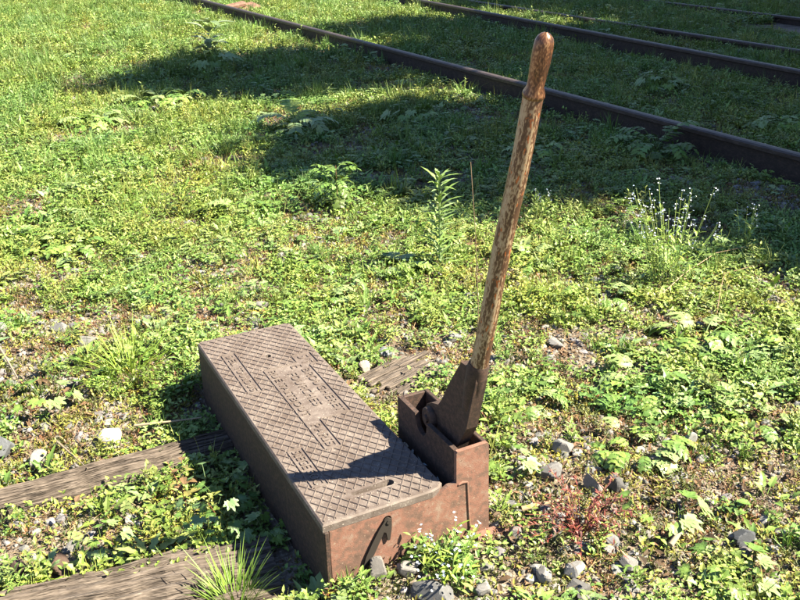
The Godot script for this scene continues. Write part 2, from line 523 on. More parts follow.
# ------------------------------------------------------------------ scattering
const STONES := [   # label, x, z, size, tint, height above ground
	["large white angular stone lying above the upper sleeper", -0.34, -1.05, Vector3(0.115, 0.075, 0.075), Color(0.493, 0.477, 0.449)],
	["rounded pale grey stone left of the large white one", -0.555, -1.01, Vector3(0.068, 0.065, 0.06), Color(0.291, 0.275, 0.256)],
	["blue grey stone cut by the left edge of the picture", -0.655, -1.12, Vector3(0.085, 0.09, 0.08), Color(0.136, 0.147, 0.167)],
	["pale rounded stone behind the right side of the lid", 0.54, -0.955, Vector3(0.055, 0.055, 0.05), Color(0.442, 0.394, 0.343)],
	["grey round stone leaning on the front plate of the box", 0.127, 0.032, Vector3(0.062, 0.062, 0.05), Color(0.205, 0.195, 0.185)],
	["dark grey flat stone at the bottom edge below the front plate", 0.225, 0.155, Vector3(0.125, 0.055, 0.09), Color(0.136, 0.140, 0.149)],
	["grey stone on the grass behind the far end of the lid", 0.403, -1.68, Vector3(0.065, 0.05, 0.05), Color(0.236, 0.232, 0.226)],
	["upright dark slate piece among leaves right of the lever", 1.237, -0.475, Vector3(0.06, 0.085, 0.035), Color(0.118, 0.128, 0.149)],
	["flat blue grey stone behind the pale rounded one", 0.66, -1.04, Vector3(0.09, 0.04, 0.06), Color(0.186, 0.202, 0.220)],
	["light grey stone right of the lever bar in the weeds", 1.246, -0.81, Vector3(0.075, 0.05, 0.055), Color(0.248, 0.244, 0.244)],
	["dark square stone at the lower right, nearest the corner", 0.994, 0.352, Vector3(0.07, 0.065, 0.06), Color(0.074, 0.079, 0.095)],
	["grey broken stone behind the red stemmed plant", 0.728, -0.11, Vector3(0.075, 0.055, 0.06), Color(0.186, 0.183, 0.185)],
	["pale pointed stone between leafy weeds at right", 1.215, -0.08, Vector3(0.055, 0.05, 0.04), Color(0.260, 0.263, 0.268)],
	["small grey flat stone at upper left of the bare patch", -0.369, -1.873, Vector3(0.085, 0.04, 0.06), Color(0.223, 0.226, 0.226)],
	["grey stone at the left edge above the blue grey one", -0.575, -1.98, Vector3(0.07, 0.045, 0.06), Color(0.205, 0.208, 0.214)],
	["flat grey stone half sunk beside the grass clump at left", -0.30, -1.70, Vector3(0.10, 0.035, 0.07), Color(0.211, 0.214, 0.214)],
	["light stone under the thin dry stalk behind the lever", 1.187, -1.327, Vector3(0.07, 0.045, 0.05), Color(0.273, 0.269, 0.268)],
	["grey stone left of the lever bracket on gravel", 0.945, -1.028, Vector3(0.08, 0.045, 0.055), Color(0.223, 0.226, 0.232)],
	["grey stone below the leafy weeds right of the housing", 0.844, -0.221, Vector3(0.07, 0.05, 0.06), Color(0.236, 0.232, 0.232)],
	["light grey split stone touching the red stemmed plant", 0.80, -0.02, Vector3(0.065, 0.06, 0.045), Color(0.267, 0.256, 0.250)],
	["dark wedge shaped stone right of the red stemmed plant", 0.86, 0.02, Vector3(0.06, 0.06, 0.05), Color(0.093, 0.092, 0.095)],
	["white grey stone pair member below the red plant, right one", 0.545, 0.245, Vector3(0.06, 0.045, 0.05), Color(0.267, 0.269, 0.274)],
	["white grey stone pair member below the red plant, left one", 0.475, 0.235, Vector3(0.05, 0.05, 0.04), Color(0.248, 0.244, 0.238)],
	["dark stone at the bottom edge under the red plant", 0.517, 0.30, Vector3(0.065, 0.04, 0.05), Color(0.105, 0.104, 0.107)],
	["grey stone at the foot of the housing corner", 0.50, 0.06, Vector3(0.055, 0.035, 0.045), Color(0.192, 0.183, 0.173)],
	["grey stone below the leafy rosette at lower right", 0.678, 0.299, Vector3(0.06, 0.04, 0.05), Color(0.223, 0.214, 0.208)],
	["brown rusty lump between the two sleepers", -0.561, -0.463, Vector3(0.085, 0.06, 0.06), Color(0.093, 0.055, 0.042)],
	["dark brown lump at the left edge between the sleepers", -0.665, -0.479, Vector3(0.07, 0.07, 0.06), Color(0.068, 0.046, 0.036)],
	["small grey stone right of the grey one on the front plate", 0.19, 0.055, Vector3(0.06, 0.04, 0.045), Color(0.198, 0.189, 0.185)],
	["pale stone at the bottom edge right of the dark flat one", 0.32, 0.195, Vector3(0.05, 0.04, 0.045), Color(0.254, 0.250, 0.250)],
]

# rectangles [x0, x1, z0, z1, how many per square metre, scale]
const NEAR := [-1.3, 4.6, -2.8, 1.1]
const MID := [-1.0, 8.5, -7.2, -2.8]
const FAR := [-1.0, 15.0, -21.0, -7.2]

func clear_of_things(x: float, z: float) -> bool:
	if x > -0.015 and x < 0.345 and z > -1.14 and z < 0.02: return false
	if x > 0.34 and x < 0.475 and z > -0.345 and z < 0.02: return false
	if x < 0.02 and z > -0.885 and z < -0.752: return false           # upper sleeper
	if x < -0.03 and z > -0.29 + 0.15 * (x + 0.18) and z < -0.015 + 0.15 * (x + 0.18): return false   # lower sleeper
	if x < 2.0 and z > -2.2:
		for q in STONES:
			if absf(x - q[1]) < q[3].x * 0.42 and absf(z - q[2]) < q[3].x * 0.42: return false
	if absf(x - 0.63) < 0.13 and absf(z + 0.86 + 0.35 * (x - 0.63)) < 0.085: return false   # buried sleeper end
	for r in RAILS:
		var t: float = (z - r[0].y) / (r[1].y - r[0].y)
		if absf(x - lerpf(r[0].x, r[1].x, t)) < 0.075: return false
	return true

const RAILS := [
	[Vector2(3.745, 4.0), Vector2(3.52, -30.0)],
	[Vector2(5.76, -1.0), Vector2(7.64, -30.0)],
	[Vector2(7.02, 0.0), Vector2(7.80, -30.0)],
	[Vector2(8.95, 0.0), Vector2(10.6, -30.0)],
]

func cover(x: float, z: float) -> float:   # how overgrown the ground is, 0 bare to 1
	var v := 0.60 + 0.75 * n_patch.get_noise_2d(x, z)
	v -= 0.50 * exp(-(pow((x + 0.42) / 0.42, 2) + pow((z + 1.0) / 0.15, 2)))    # bare litter above the sleeper
	v -= 0.35 * exp(-(pow((x + 0.50) / 0.35, 2) + pow((z + 1.75) / 0.30, 2)))
	v -= 0.38 * exp(-(pow((x - 0.75) / 0.40, 2) + pow((z - 0.10) / 0.35, 2)))    # stones in front of the lever
	v -= 0.30 * exp(-(pow((x - 1.0) / 0.45, 2) + pow((z + 0.95) / 0.35, 2)))
	v -= 0.25 * exp(-(pow((x - 0.95) / 0.4, 2) + pow((z - 0.4) / 0.3, 2)))
	v -= 0.30 * exp(-pow((x - 3.35) / 0.28, 2))                                   # along the near rail
	v += 0.45 * n_fine.get_noise_2d(x, z)
	v -= 0.22 * exp(-(pow((x + 0.45) / 0.4, 2) + pow((z + 0.55) / 0.2, 2)))
	return smoothstep(0.20, 0.85, v)

func scatter(called: String, label: String, category: String, mesh: Mesh, material: Material, per_m2: Array, scales: Array, chance: Callable, tint: Callable, lean := 0.25, sink := 0.0, flat := Vector2(0.8, 1.25)) -> void:
	var buf := PackedFloat32Array()
	var count := 0
	var rects := [NEAR, MID, FAR]
	for k in 3:
		var r: Array = rects[k]
		var total := int((r[1] - r[0]) * (r[3] - r[2]) * float(per_m2[k]))
		for i in total:
			var x := rng.randf_range(r[0], r[1])
			var z := rng.randf_range(r[2], r[3])
			var lucky := rng.randf()
			if x > 1.5 and z > 2.9 - 0.86 * (x + 0.59) : continue
			if lucky > float(chance.call(x, z)) or not clear_of_things(x, z): continue
			var s := rng.randf_range(scales[k] * 0.65, scales[k] * 1.35)
			var bs := Basis(Vector3(rng.randfn(), 0, rng.randfn()).normalized(), rng.randf_range(-lean, lean)) * Basis(Vector3.UP, rng.randf() * TAU)
			bs = bs.scaled_local(Vector3(s, s * rng.randf_range(flat.x, flat.y), s))
			var c: Color = tint.call(x, z)
			var y := ground_y(x, z) - sink * s
			buf.append_array(PackedFloat32Array([bs.x.x, bs.y.x, bs.z.x, x, bs.x.y, bs.y.y, bs.z.y, y, bs.x.z, bs.y.z, bs.z.z, z, c.r, c.g, c.b, 1.0]))
			count += 1
	var mm := MultiMesh.new()
	mm.transform_format = MultiMesh.TRANSFORM_3D
	mm.use_colors = true
	mm.mesh = mesh
	mm.instance_count = count
	mm.buffer = buf
	var o := MultiMeshInstance3D.new()
	o.name = called
	o.multimesh = mm
	o.material_override = material
	add_child(o, true)
	tag(o, label, category, "", "stuff")

func tint_green(x: float, z: float) -> Color:
	var h := n_kind.get_noise_2d(x * 1.7 + 40.0, z * 1.7)
	var k := rng.randf_range(0.72, 1.28)
	return Color(k * (1.0 + 0.30 * h), k, k * (1.0 - 0.25 * h))

func tint_plain(_x: float, _z: float) -> Color:
	var k := rng.randf_range(0.6, 1.4)
	return Color(k * rng.randf_range(0.95, 1.08), k, k * rng.randf_range(0.9, 1.05))

# ------------------------------------------------------------------ scene
func _ready() -> void:
	rng.seed = 20240611
	n_big.seed = 3; n_big.frequency = 0.9
	n_small.seed = 4; n_small.frequency = 5.0
	n_patch.seed = 5; n_patch.frequency = 1.3; n_patch.fractal_octaves = 3
	n_fine.seed = 7; n_fine.frequency = 7.0; n_fine.fractal_octaves = 2
	n_kind.seed = 6; n_kind.frequency = 0.55; n_kind.fractal_octaves = 3

	# camera
	var cam := Camera3D.new()
	cam.name = "camera"
	var yaw := -0.4534; var pitch := 0.4073; var roll := -0.0263
	var f0 := Vector3(-sin(yaw), 0, -cos(yaw))
	var r0 := Vector3(cos(yaw), 0, -sin(yaw))
	var fwd := f0 * cos(pitch) - Vector3.UP * sin(pitch)
	var up0 := f0 * sin(pitch) + Vector3.UP * cos(pitch)
	cam.transform = Transform3D(Basis(r0 * cos(roll) + up0 * sin(roll), up0 * cos(roll) - r0 * sin(roll), -fwd), Vector3(-0.5884, 1.5, 1.6536))
	cam.fov = rad_to_deg(2.0 * atan(300.0 / 908.5))
	cam.near = 0.05
	cam.far = 600.0
	add_child(cam)
	cam.current = true

	# sky, air, exposure
	var env := Environment.new()
	var sky_m := ProceduralSkyMaterial.new()
	sky_m.sky_top_color = Color(0.33, 0.43, 0.60)
	sky_m.sky_horizon_color = Color(0.68, 0.74, 0.80)
	sky_m.sky_curve = 0.18
	sky_m.ground_bottom_color = Color(0.10, 0.12, 0.06)
	sky_m.ground_horizon_color = Color(0.30, 0.34, 0.24)
	var sky := Sky.new()
	sky.sky_material = sky_m
	env.background_mode = Environment.BG_SKY
	env.sky = sky
	env.background_energy_multiplier = 0.45
	env.tonemap_mode = Environment.TONE_MAPPER_LINEAR
	env.tonemap_exposure = 4.9
	env.sdfgi_enabled = true
	env.ssao_enabled = true
	env.ssil_enabled = true
	var we := WorldEnvironment.new()
	we.name = "world_environment"
	we.environment = env
	add_child(we)

	var sun := DirectionalLight3D.new()
	sun.name = "sun"
	sun.light_energy = 1.6
	sun.light_color = Color(1.0, 0.95, 0.84)
	sun.light_angular_distance = 0.5
	sun.shadow_enabled = true
	add_child(sun)
	sun.look_at_from_position(Vector3.ZERO, SUN_TRAVEL, Vector3.UP)

	make_materials()
	build_ground()
	build_rails()
	build_trees()
	build_sleepers()
	build_switch_stand()
	build_cover()
	build_stones()
	build_plants()

# ------------------------------------------------------------------ ground, rails, trees
func build_ground() -> void:
	var xs := []
	var zs := []
	for v in [-160.0, -80.0, -40.0, -20.0, -10.0, -5.0]: xs.append(v)
	var x := -2.5
	while x < 9.0:
		xs.append(x)
		x += 0.05 if x < 3.5 else 0.10
	for v in [10.0, 12.0, 15.0, 20.0, 40.0, 80.0, 160.0]: xs.append(v)
	for v in [-160.0, -80.0, -40.0, -25.0, -21.0, -18.0]: zs.append(v)
	var z := -16.0
	while z < 2.5:
		zs.append(z)
		z += 0.12 if z < -4.0 else 0.05
	for v in [4.0, 8.0, 16.0, 40.0, 80.0, 160.0]: zs.append(v)
	var verts := PackedVector3Array()
	var norms := PackedVector3Array()
	var idx := PackedInt32Array()
	for zi in zs.size():
		for xi in xs.size():
			var px: float = xs[xi]
			var pz: float = zs[zi]
			verts.append(Vector3(px, ground_y(px, pz), pz))
			var e := 0.03
			norms.append(Vector3(ground_y(px - e, pz) - ground_y(px + e, pz), 2.0 * e, ground_y(px, pz - e) - ground_y(px, pz + e)).normalized())
	var w := xs.size()
	for zi in zs.size() - 1:
		for xi in w - 1:
			var a := zi * w + xi
			idx.append_array(PackedInt32Array([a, a + 1, a + w + 1, a, a + w + 1, a + w]))
	var arr := []
	arr.resize(Mesh.ARRAY_MAX)
	arr[Mesh.ARRAY_VERTEX] = verts
	arr[Mesh.ARRAY_NORMAL] = norms
	arr[Mesh.ARRAY_INDEX] = idx
	var am := ArrayMesh.new()
	am.add_surface_from_arrays(Mesh.PRIMITIVE_TRIANGLES, arr)
	var g := structure("ground", am, M.soil)
	g.set_meta("label", "weedy brown earth and ballast beside the railway track")

func build_rails() -> void:
	var labels := [
		"near rusty rail crossing behind the lever, edged by grass on both sides",
		"second rusty rail from the lever, running parallel in the tree shade",
		"third dark rail from the lever, thin and half hidden in green weeds",
		"farthest dark rail at the upper right corner, deep in shade"]
	for k in RAILS.size():
		var a := Vector3(RAILS[k][0].x, 0, RAILS[k][0].y)
		var b := Vector3(RAILS[k][1].x, 0, RAILS[k][1].y)
		var len_ := a.distance_to(b)
		a.y = [0.0, 0.0, -0.055, -0.06][k]
		b.y = a.y
		var t := thing("rail", labels[k], "rail", a, "rails of the track")
		t.look_at_from_position(a, b, Vector3.UP)
		var map := func(p: Vector2, d: float) -> Vector3: return Vector3(p.x, p.y, -d)
		var st := new_st()
		extrude(st, PackedVector2Array([Vector2(-0.065, -0.045), Vector2(0.065, -0.045), Vector2(0.065, -0.033), Vector2(0.018, -0.020), Vector2(0.009, -0.008), Vector2(0.009, 0.115), Vector2(-0.009, 0.115), Vector2(-0.009, -0.008), Vector2(-0.018, -0.020), Vector2(-0.065, -0.033)]), 0.0, len_, map)
		part("web_and_foot", mesh_of(st), M.rail, t)
		st = new_st()
		extrude(st, PackedVector2Array([Vector2(-0.012, 0.1152), Vector2(0.012, 0.1152), Vector2(0.034, 0.124), Vector2(0.034, 0.146), Vector2(0.024, 0.155), Vector2(0.0, 0.157), Vector2(-0.024, 0.155), Vector2(-0.034, 0.146), Vector2(-0.034, 0.124)]), 0.0, len_, map)
		part("rail_head", mesh_of(st), M.rail_head, t)

func build_trees() -> void:
	# broadleaf trees on the sunny side, right of the picture, whose shade lies over the track
	# [where the middle of the shade falls, height of the crown's middle, crown radii, clumps]
	var list := [
		[Vector2(5.0, -2.6), 5.0, Vector3(2.7, 1.6, 2.2), 2200],
		[Vector2(5.3, -0.3), 5.0, Vector3(2.5, 1.6, 1.9), 1900],
		[Vector2(8.8, -2.4), 5.4, Vector3(2.9, 1.9, 2.8), 2200],
		[Vector2(6.6, -5.9), 6.0, Vector3(2.7, 2.0, 2.3), 2200],
		[Vector2(2.5, -7.2), 8.6, Vector3(1.9, 0.9, 1.4), 460],
		[Vector2(10.6, -7.6), 7.0, Vector3(3.3, 2.2, 3.0), 2400],
		[Vector2(13.5, -12.0), 8.0, Vector3(4.0, 2.4, 3.5), 2400],
		[Vector2(2.7, -3.7), 5.6, Vector3(1.4, 0.9, 1.3), 700],
		[Vector2(5.2, -9.2), 9.4, Vector3(1.2, 0.9, 1.2), 420],
		[Vector2(9.0, -11.2), 9.5, Vector3(2.2, 1.4, 1.6), 1000],
	]
	var sprig := new_st()
	for i in 16:
		var d := around(rng.randf() * TAU, rng.randf_range(0.3, 2.6))
		leaf(sprig, d * rng.randf_range(0.03, 0.22), around(rng.randf() * TAU, rng.randf_range(0.6, 2.2)), Vector3.UP, 0.11, 0.07, vary(G4), 0, 4, 0.3, 0.2)
	var sprig_mesh := mesh_of(sprig)
	for d in list:
		var h: float = d[1]
		var c := Vector3(d[0].x, 0, d[0].y) - SUN_TRAVEL * h
		var rad: Vector3 = d[2]
		var t := thing("broadleaf_tree", "leafy tree outside the right edge whose shade falls across the rails", "tree", Vector3(c.x, -0.05, c.z), "trees shading the track")
		var st := new_st()
		var top := Vector3(0, h, 0)
		tube(st, [Vector3.ZERO, Vector3(0.06, h * 0.35, 0.03), Vector3(-0.04, h * 0.7, 0.0), top + Vector3(0, rad.y * 0.5, 0)], [0.16, 0.12, 0.09, 0.03], 9)
		for k in 6:
			var a := TAU * k / 6.0 + rng.randf_range(-0.3, 0.3)
			var s := Vector3(0, h * rng.randf_range(0.55, 0.85), 0)
			var e := top + Vector3(cos(a) * rad.x, rng.randf_range(-0.4, 0.4) * rad.y, sin(a) * rad.z) * 0.75
			tube(st, [s, s.lerp(e, 0.5) + Vector3(0, 0.1, 0), e], [0.06, 0.04, 0.012], 6)
		part("trunk", mesh_of(st), M.bark, t)
		var mm := MultiMesh.new()
		mm.transform_format = MultiMesh.TRANSFORM_3D
		mm.mesh = sprig_mesh
		mm.instance_count = d[3]
		for i in mm.instance_count:
			var v := Vector3(rng.randfn(), rng.randfn(), rng.randfn()).normalized() * pow(rng.randf(), 0.45)
			var wob := 1.0 + 0.35 * n_kind.get_noise_3d(v.x * 3.0 + c.x, v.y * 3.0, v.z * 3.0 + c.z)
			mm.set_instance_transform(i, Transform3D(Basis.from_euler(Vector3(rng.randf() * TAU, rng.randf() * TAU, 0)).scaled(Vector3.ONE * rng.randf_range(0.9, 1.9)), top + v * rad * wob))
		var o := MultiMeshInstance3D.new()
		o.name = "crown"
		o.multimesh = mm
		o.material_override = M.leaf
		o.set_meta("kind", "stuff")
		t.add_child(o)

func build_sleepers() -> void:
	# weathered timbers, rough upper faces built as strips of uneven height
	var list := [
		["old grey timber sleeper, upper of the two left of the iron box", -2.2, 0.0, -0.872, -0.762, -0.026],
		["old grey timber sleeper at the bottom left edge, lower of the two", -2.2, -0.045, -0.250, 0.000, -0.026],
	]
	for k in list.size():
		var d: Array = list[k]
		var t := thing("timber_sleeper", d[0], "sleeper", Vector3(d[1], 0, (d[3] + d[4]) * 0.5 - [0.0, 0.385][k]), "timber sleepers left of the lever box")
		t.rotation.y = deg_to_rad([0.3, -8.5][k])
		var st := new_st()
		st.set_smooth_group(-1)
		var half: float = (d[4] - d[3]) * 0.5
		var L: float = d[2] - d[1]
		var nx := 110
		var prof := []     # cross section, y over z, with splits
		var ns := 44
		var nn := FastNoiseLite.new()
		nn.seed = 70 + k
		nn.frequency = 1.0
		var P := func(i: int, j: int) -> Vector3:
			var u := L * i / nx
			var zz := lerpf(-half, half, float(j) / ns)
			var y: float = d[5] + 0.014 * nn.get_noise_2d(u * 0.9, zz * 70.0) + 0.008 * nn.get_noise_2d(u * 3.0, zz * 190.0) + 0.006 * nn.get_noise_2d(u * 2.0, 7.0)
			y -= 0.022 * pow(1.0 - absf(nn.get_noise_2d(u * 0.5 + 5.0, zz * 38.0)), 14.0)
			var edge := minf(float(j), float(ns - j)) / ns
			y -= 0.020 * exp(-edge * 22.0) * (1.0 + 0.8 * nn.get_noise_2d(u * 7.0, 90.0 + signf(zz)))
			return Vector3(u, y, zz + 0.006 * nn.get_noise_2d(u * 5.0, 33.0) )
		for i in nx:
			for j in ns:
				fquad(st, P.call(i, j), P.call(i + 1, j), P.call(i + 1, j + 1), P.call(i, j + 1), Vector3.UP)
			for j in [0, ns]:
				var a: Vector3 = P.call(i, j)
				var b: Vector3 = P.call(i + 1, j)
				var s := -1.0 if j == 0 else 1.0
				var am := a + Vector3(0, -0.03, s * (0.004 + 0.004 * nn.get_noise_2d(a.x * 9.0, 3.0)))
				var bm := b + Vector3(0, -0.03, s * (0.004 + 0.004 * nn.get_noise_2d(b.x * 9.0, 3.0)))
				fquad(st, a, b, bm, am, Vector3(0, 0, s))
				fquad(st, am, bm, Vector3(b.x, -0.17, b.z), Vector3(a.x, -0.17, a.z), Vector3(0, 0, s))
		for i in [0, nx]:
			for j in ns:
				var a: Vector3 = P.call(i, j)
				var b: Vector3 = P.call(i, j + 1)
				fquad(st, a, b, Vector3(b.x, -0.17, b.z), Vector3(a.x, -0.17, a.z), Vector3(-1 if i == 0 else 1, 0, 0))
		part("timber", mesh_of(st), M.wood, t)
	# half-buried sleeper end behind the lever housing
	var e := thing("timber_stub", "half buried grey wooden sleeper end behind the lever housing", "sleeper", Vector3(0.63, 0.004, -0.86))
	e.rotation.y = deg_to_rad(19)
	var st2 := new_st()
	var r2 := RandomNumberGenerator.new()
	r2.seed = 8
	for j in 9:
		var z0 := -0.10 + 0.022 * j
		var h := 0.014 + r2.randf_range(-0.005, 0.007)
		bevel_box(st2, Vector3(-0.13 + r2.randf_range(-0.03, 0.03), -0.05, z0), Vector3(0.14 + r2.randf_range(-0.05, 0.05), h, z0 + 0.021), 0.004)
	part("timber", mesh_of(st2), M.wood, e)

# ------------------------------------------------------------------ the lever box
const LW := 0.331
const LL := 1.123
const LH := 0.177
const PANELS := [   # smooth fields for lettering: x0 x1 z0 z1
	[0.130, 0.274, -0.812, -0.455], [0.130, 0.177, -0.455, -0.298], [0.243, 0.306, -0.868, -0.785],
	[0.043, 0.087, -0.980, -0.689], [0.035, 0.078, -0.340, -0.148]]

func in_panel(p: Vector2, grow := 0.0) -> bool:
	for r in PANELS:
		if p.x > r[0] - grow and p.x < r[1] + grow and p.y > r[2] - grow and p.y < r[3] + grow: return true
	if p.distance_to(Vector2(0.178, -0.906)) < 0.017: return true
	if p.x > 0.100 and p.x < 0.235 and absf(p.y + 0.082) < 0.016: return true
	return false

func ridge(st: SurfaceTool, a: Vector2, b: Vector2, wide: float, high: float, y: float) -> void:
	var d := (b - a).normalized()
	var n := Vector2(-d.y, d.x)
	var v := func(p: Vector2, h: float) -> Vector3: return Vector3(p.x, y + h, p.y)
	var a0: Vector3 = v.call(a + n * wide * 0.5, -0.001)
	var a1: Vector3 = v.call(a - n * wide * 0.5, -0.001)
	var b0: Vector3 = v.call(b + n * wide * 0.5, -0.001)
	var b1: Vector3 = v.call(b - n * wide * 0.5, -0.001)
	var at0: Vector3 = v.call(a + n * wide * 0.18 + d * high * 0.5, high)
	var at1: Vector3 = v.call(a - n * wide * 0.18 + d * high * 0.5, high)
	var bt0: Vector3 = v.call(b + n * wide * 0.18 - d * high * 0.5, high)
	var bt1: Vector3 = v.call(b - n * wide * 0.18 - d * high * 0.5, high)
	var n3 := Vector3(n.x, 0.3, n.y)
	fquad(st, a0, b0, bt0, at0, n3)
	fquad(st, a1, b1, bt1, at1, Vector3(-n.x, 0.3, -n.y))
	fquad(st, at0, bt0, bt1, at1, Vector3.UP)
	ftri(st, a0, a1, at0, Vector3(-d.x, 0.2, -d.y)); ftri(st, a1, at1, at0, Vector3(-d.x, 0.2, -d.y))
	ftri(st, b0, b1, bt0, Vector3(d.x, 0.2, d.y)); ftri(st, b1, bt1, bt0, Vector3(d.x, 0.2, d.y))

func lid_mesh() -> ArrayMesh:
	var st := new_st()
	st.set_smooth_group(-1)
	var ch := 0.004
	var th := 0.021
	var outline := PackedVector2Array([Vector2(0, 0), Vector2(0.293, 0), Vector2(0.314, -0.006), Vector2(LW, -0.022), Vector2(LW, -LL + 0.016), Vector2(LW - 0.016, -LL), Vector2(0.012, -LL), Vector2(0, -LL + 0.012)])
	# top in strips, two of them with an opening
	var hole := PackedVector2Array()
	for k in 14: hole.append(Vector2(0.178 + 0.010 * cos(TAU * k / 14), -0.906 + 0.011 * sin(TAU * k / 14)))
	var slot := PackedVector2Array()
	for k in 10: slot.append(Vector2(0.214 + 0.013 * cos(PI * (0.62 - 1.24 * k / 9.0)), -0.084 + 0.013 * sin(PI * (0.62 - 1.24 * k / 9.0))))
	slot.append_array(PackedVector2Array([Vector2(0.114, -0.089), Vector2(0.110, -0.082), Vector2(0.114, -0.074)]))
	var cuts := [[-LL, -0.94, PackedVector2Array()], [-0.94, -0.87, hole], [-0.87, -0.12, PackedVector2Array()], [-0.12, -0.045, slot], [-0.045, 0.0, PackedVector2Array()]]
	for y in [LH, LH - th]:
		for c in cuts:
			var band := PackedVector2Array([Vector2(-1, c[0]), Vector2(1, c[0]), Vector2(1, c[1]), Vector2(-1, c[1])])
			var ins: Array = [outline]
			if y == LH: ins = Geometry2D.offset_polygon(outline, -ch)
			for piece in Geometry2D.intersect_polygons(ins[0], band):
				var poly: PackedVector2Array = piece
				if c[2].size() > 0:
					# open the ring at its right side
					var inner: PackedVector2Array = c[2].duplicate()
					if Geometry2D.is_polygon_clockwise(inner) == Geometry2D.is_polygon_clockwise(poly): inner.reverse()
					var best := [0, 0]
					var bd := 9.0
					for i in poly.size():
						for j in inner.size():
							if poly[i].distance_to(inner[j]) < bd:
								bd = poly[i].distance_to(inner[j]); best = [i, j]
					var ring := PackedVector2Array()
					for i in poly.size() + 1: ring.append(poly[(best[0] + i) % poly.size()])
					for j in inner.size() + 1: ring.append(inner[(best[1] + j) % inner.size()])
					ring[poly.size()] += Vector2(1e-5, 1e-5)
					ring[ring.size() - 1] += Vector2(1e-5, -1e-5)
					poly = ring
				var idx := Geometry2D.triangulate_polygon(poly)
				for k in range(0, idx.size(), 3):
					ftri(st, Vector3(poly[idx[k]].x, y, poly[idx[k]].y), Vector3(poly[idx[k + 1]].x, y, poly[idx[k + 1]].y), Vector3(poly[idx[k + 2]].x, y, poly[idx[k + 2]].y), Vector3.UP if y == LH else Vector3.DOWN)
	for op in [hole, slot]:
		var m := Vector2.ZERO
		for p in op: m += p / op.size()
		for k in op.size():
			var p: Vector2 = op[k]
			var r: Vector2 = op[(k + 1) % op.size()]
			var inw := m - (p + r) * 0.5
			fquad(st, Vector3(p.x, LH, p.y), Vector3(r.x, LH, r.y), Vector3(r.x, LH - th, r.y), Vector3(p.x, LH - th, p.y), Vector3(inw.x, 0, inw.y))
	for k in outline.size():
		var p := outline[k]
		var r := outline[(k + 1) % outline.size()]
		var mid := (p + r) * 0.5 - Vector2(0.165, -0.56)
		var n := Vector3((r - p).y, 0, -(r - p).x)
		if n.dot(Vector3(mid.x, 0, mid.y)) < 0: n = -n
		var q: PackedVector2Array = Geometry2D.offset_polygon(outline, -ch)[0]
		var near := func(s: Vector2) -> Vector2:
			var b := q[0]
			for w in q:
				if w.distance_to(s) < b.distance_to(s): b = w
			return b
		var pi: Vector2 = near.call(p)
		var ri: Vector2 = near.call(r)
		fquad(st, Vector3(pi.x, LH, pi.y), Vector3(ri.x, LH, ri.y), Vector3(r.x, LH - ch, r.y), Vector3(p.x, LH - ch, p.y), n + Vector3.UP * n.length())
		fquad(st, Vector3(p.x, LH - ch, p.y), Vector3(r.x, LH - ch, r.y), Vector3(r.x, LH - th, r.y), Vector3(p.x, LH - th, p.y), n)
	return mesh_of(st)

func letters(text: String, x: float, z0: float, z1: float, cap: float, parent: Node) -> void:
	var font := SystemFont.new()
	font.font_names = PackedStringArray(["Droid Sans"])
	var tm := TextMesh.new()
	tm.text = text
	tm.font = font
	tm.font_size = 48
	tm.pixel_size = cap / (48.0 * 0.72)
	tm.depth = 0.004
	tm.curve_step = 2.0
	var box := tm.get_aabb()
	var o := part("lettering", tm, M.iron, parent)
	# text runs towards the front, letter tops to the right
	var stretch := (z1 - z0) / maxf(box.size.x, 0.001)
	o.transform = Transform3D(Basis(Vector3(0, 0, stretch), Vector3(1, 0, 0), Vector3(0, 1, 0)), Vector3(x, LH + 0.0008, (z0 + z1) * 0.5))

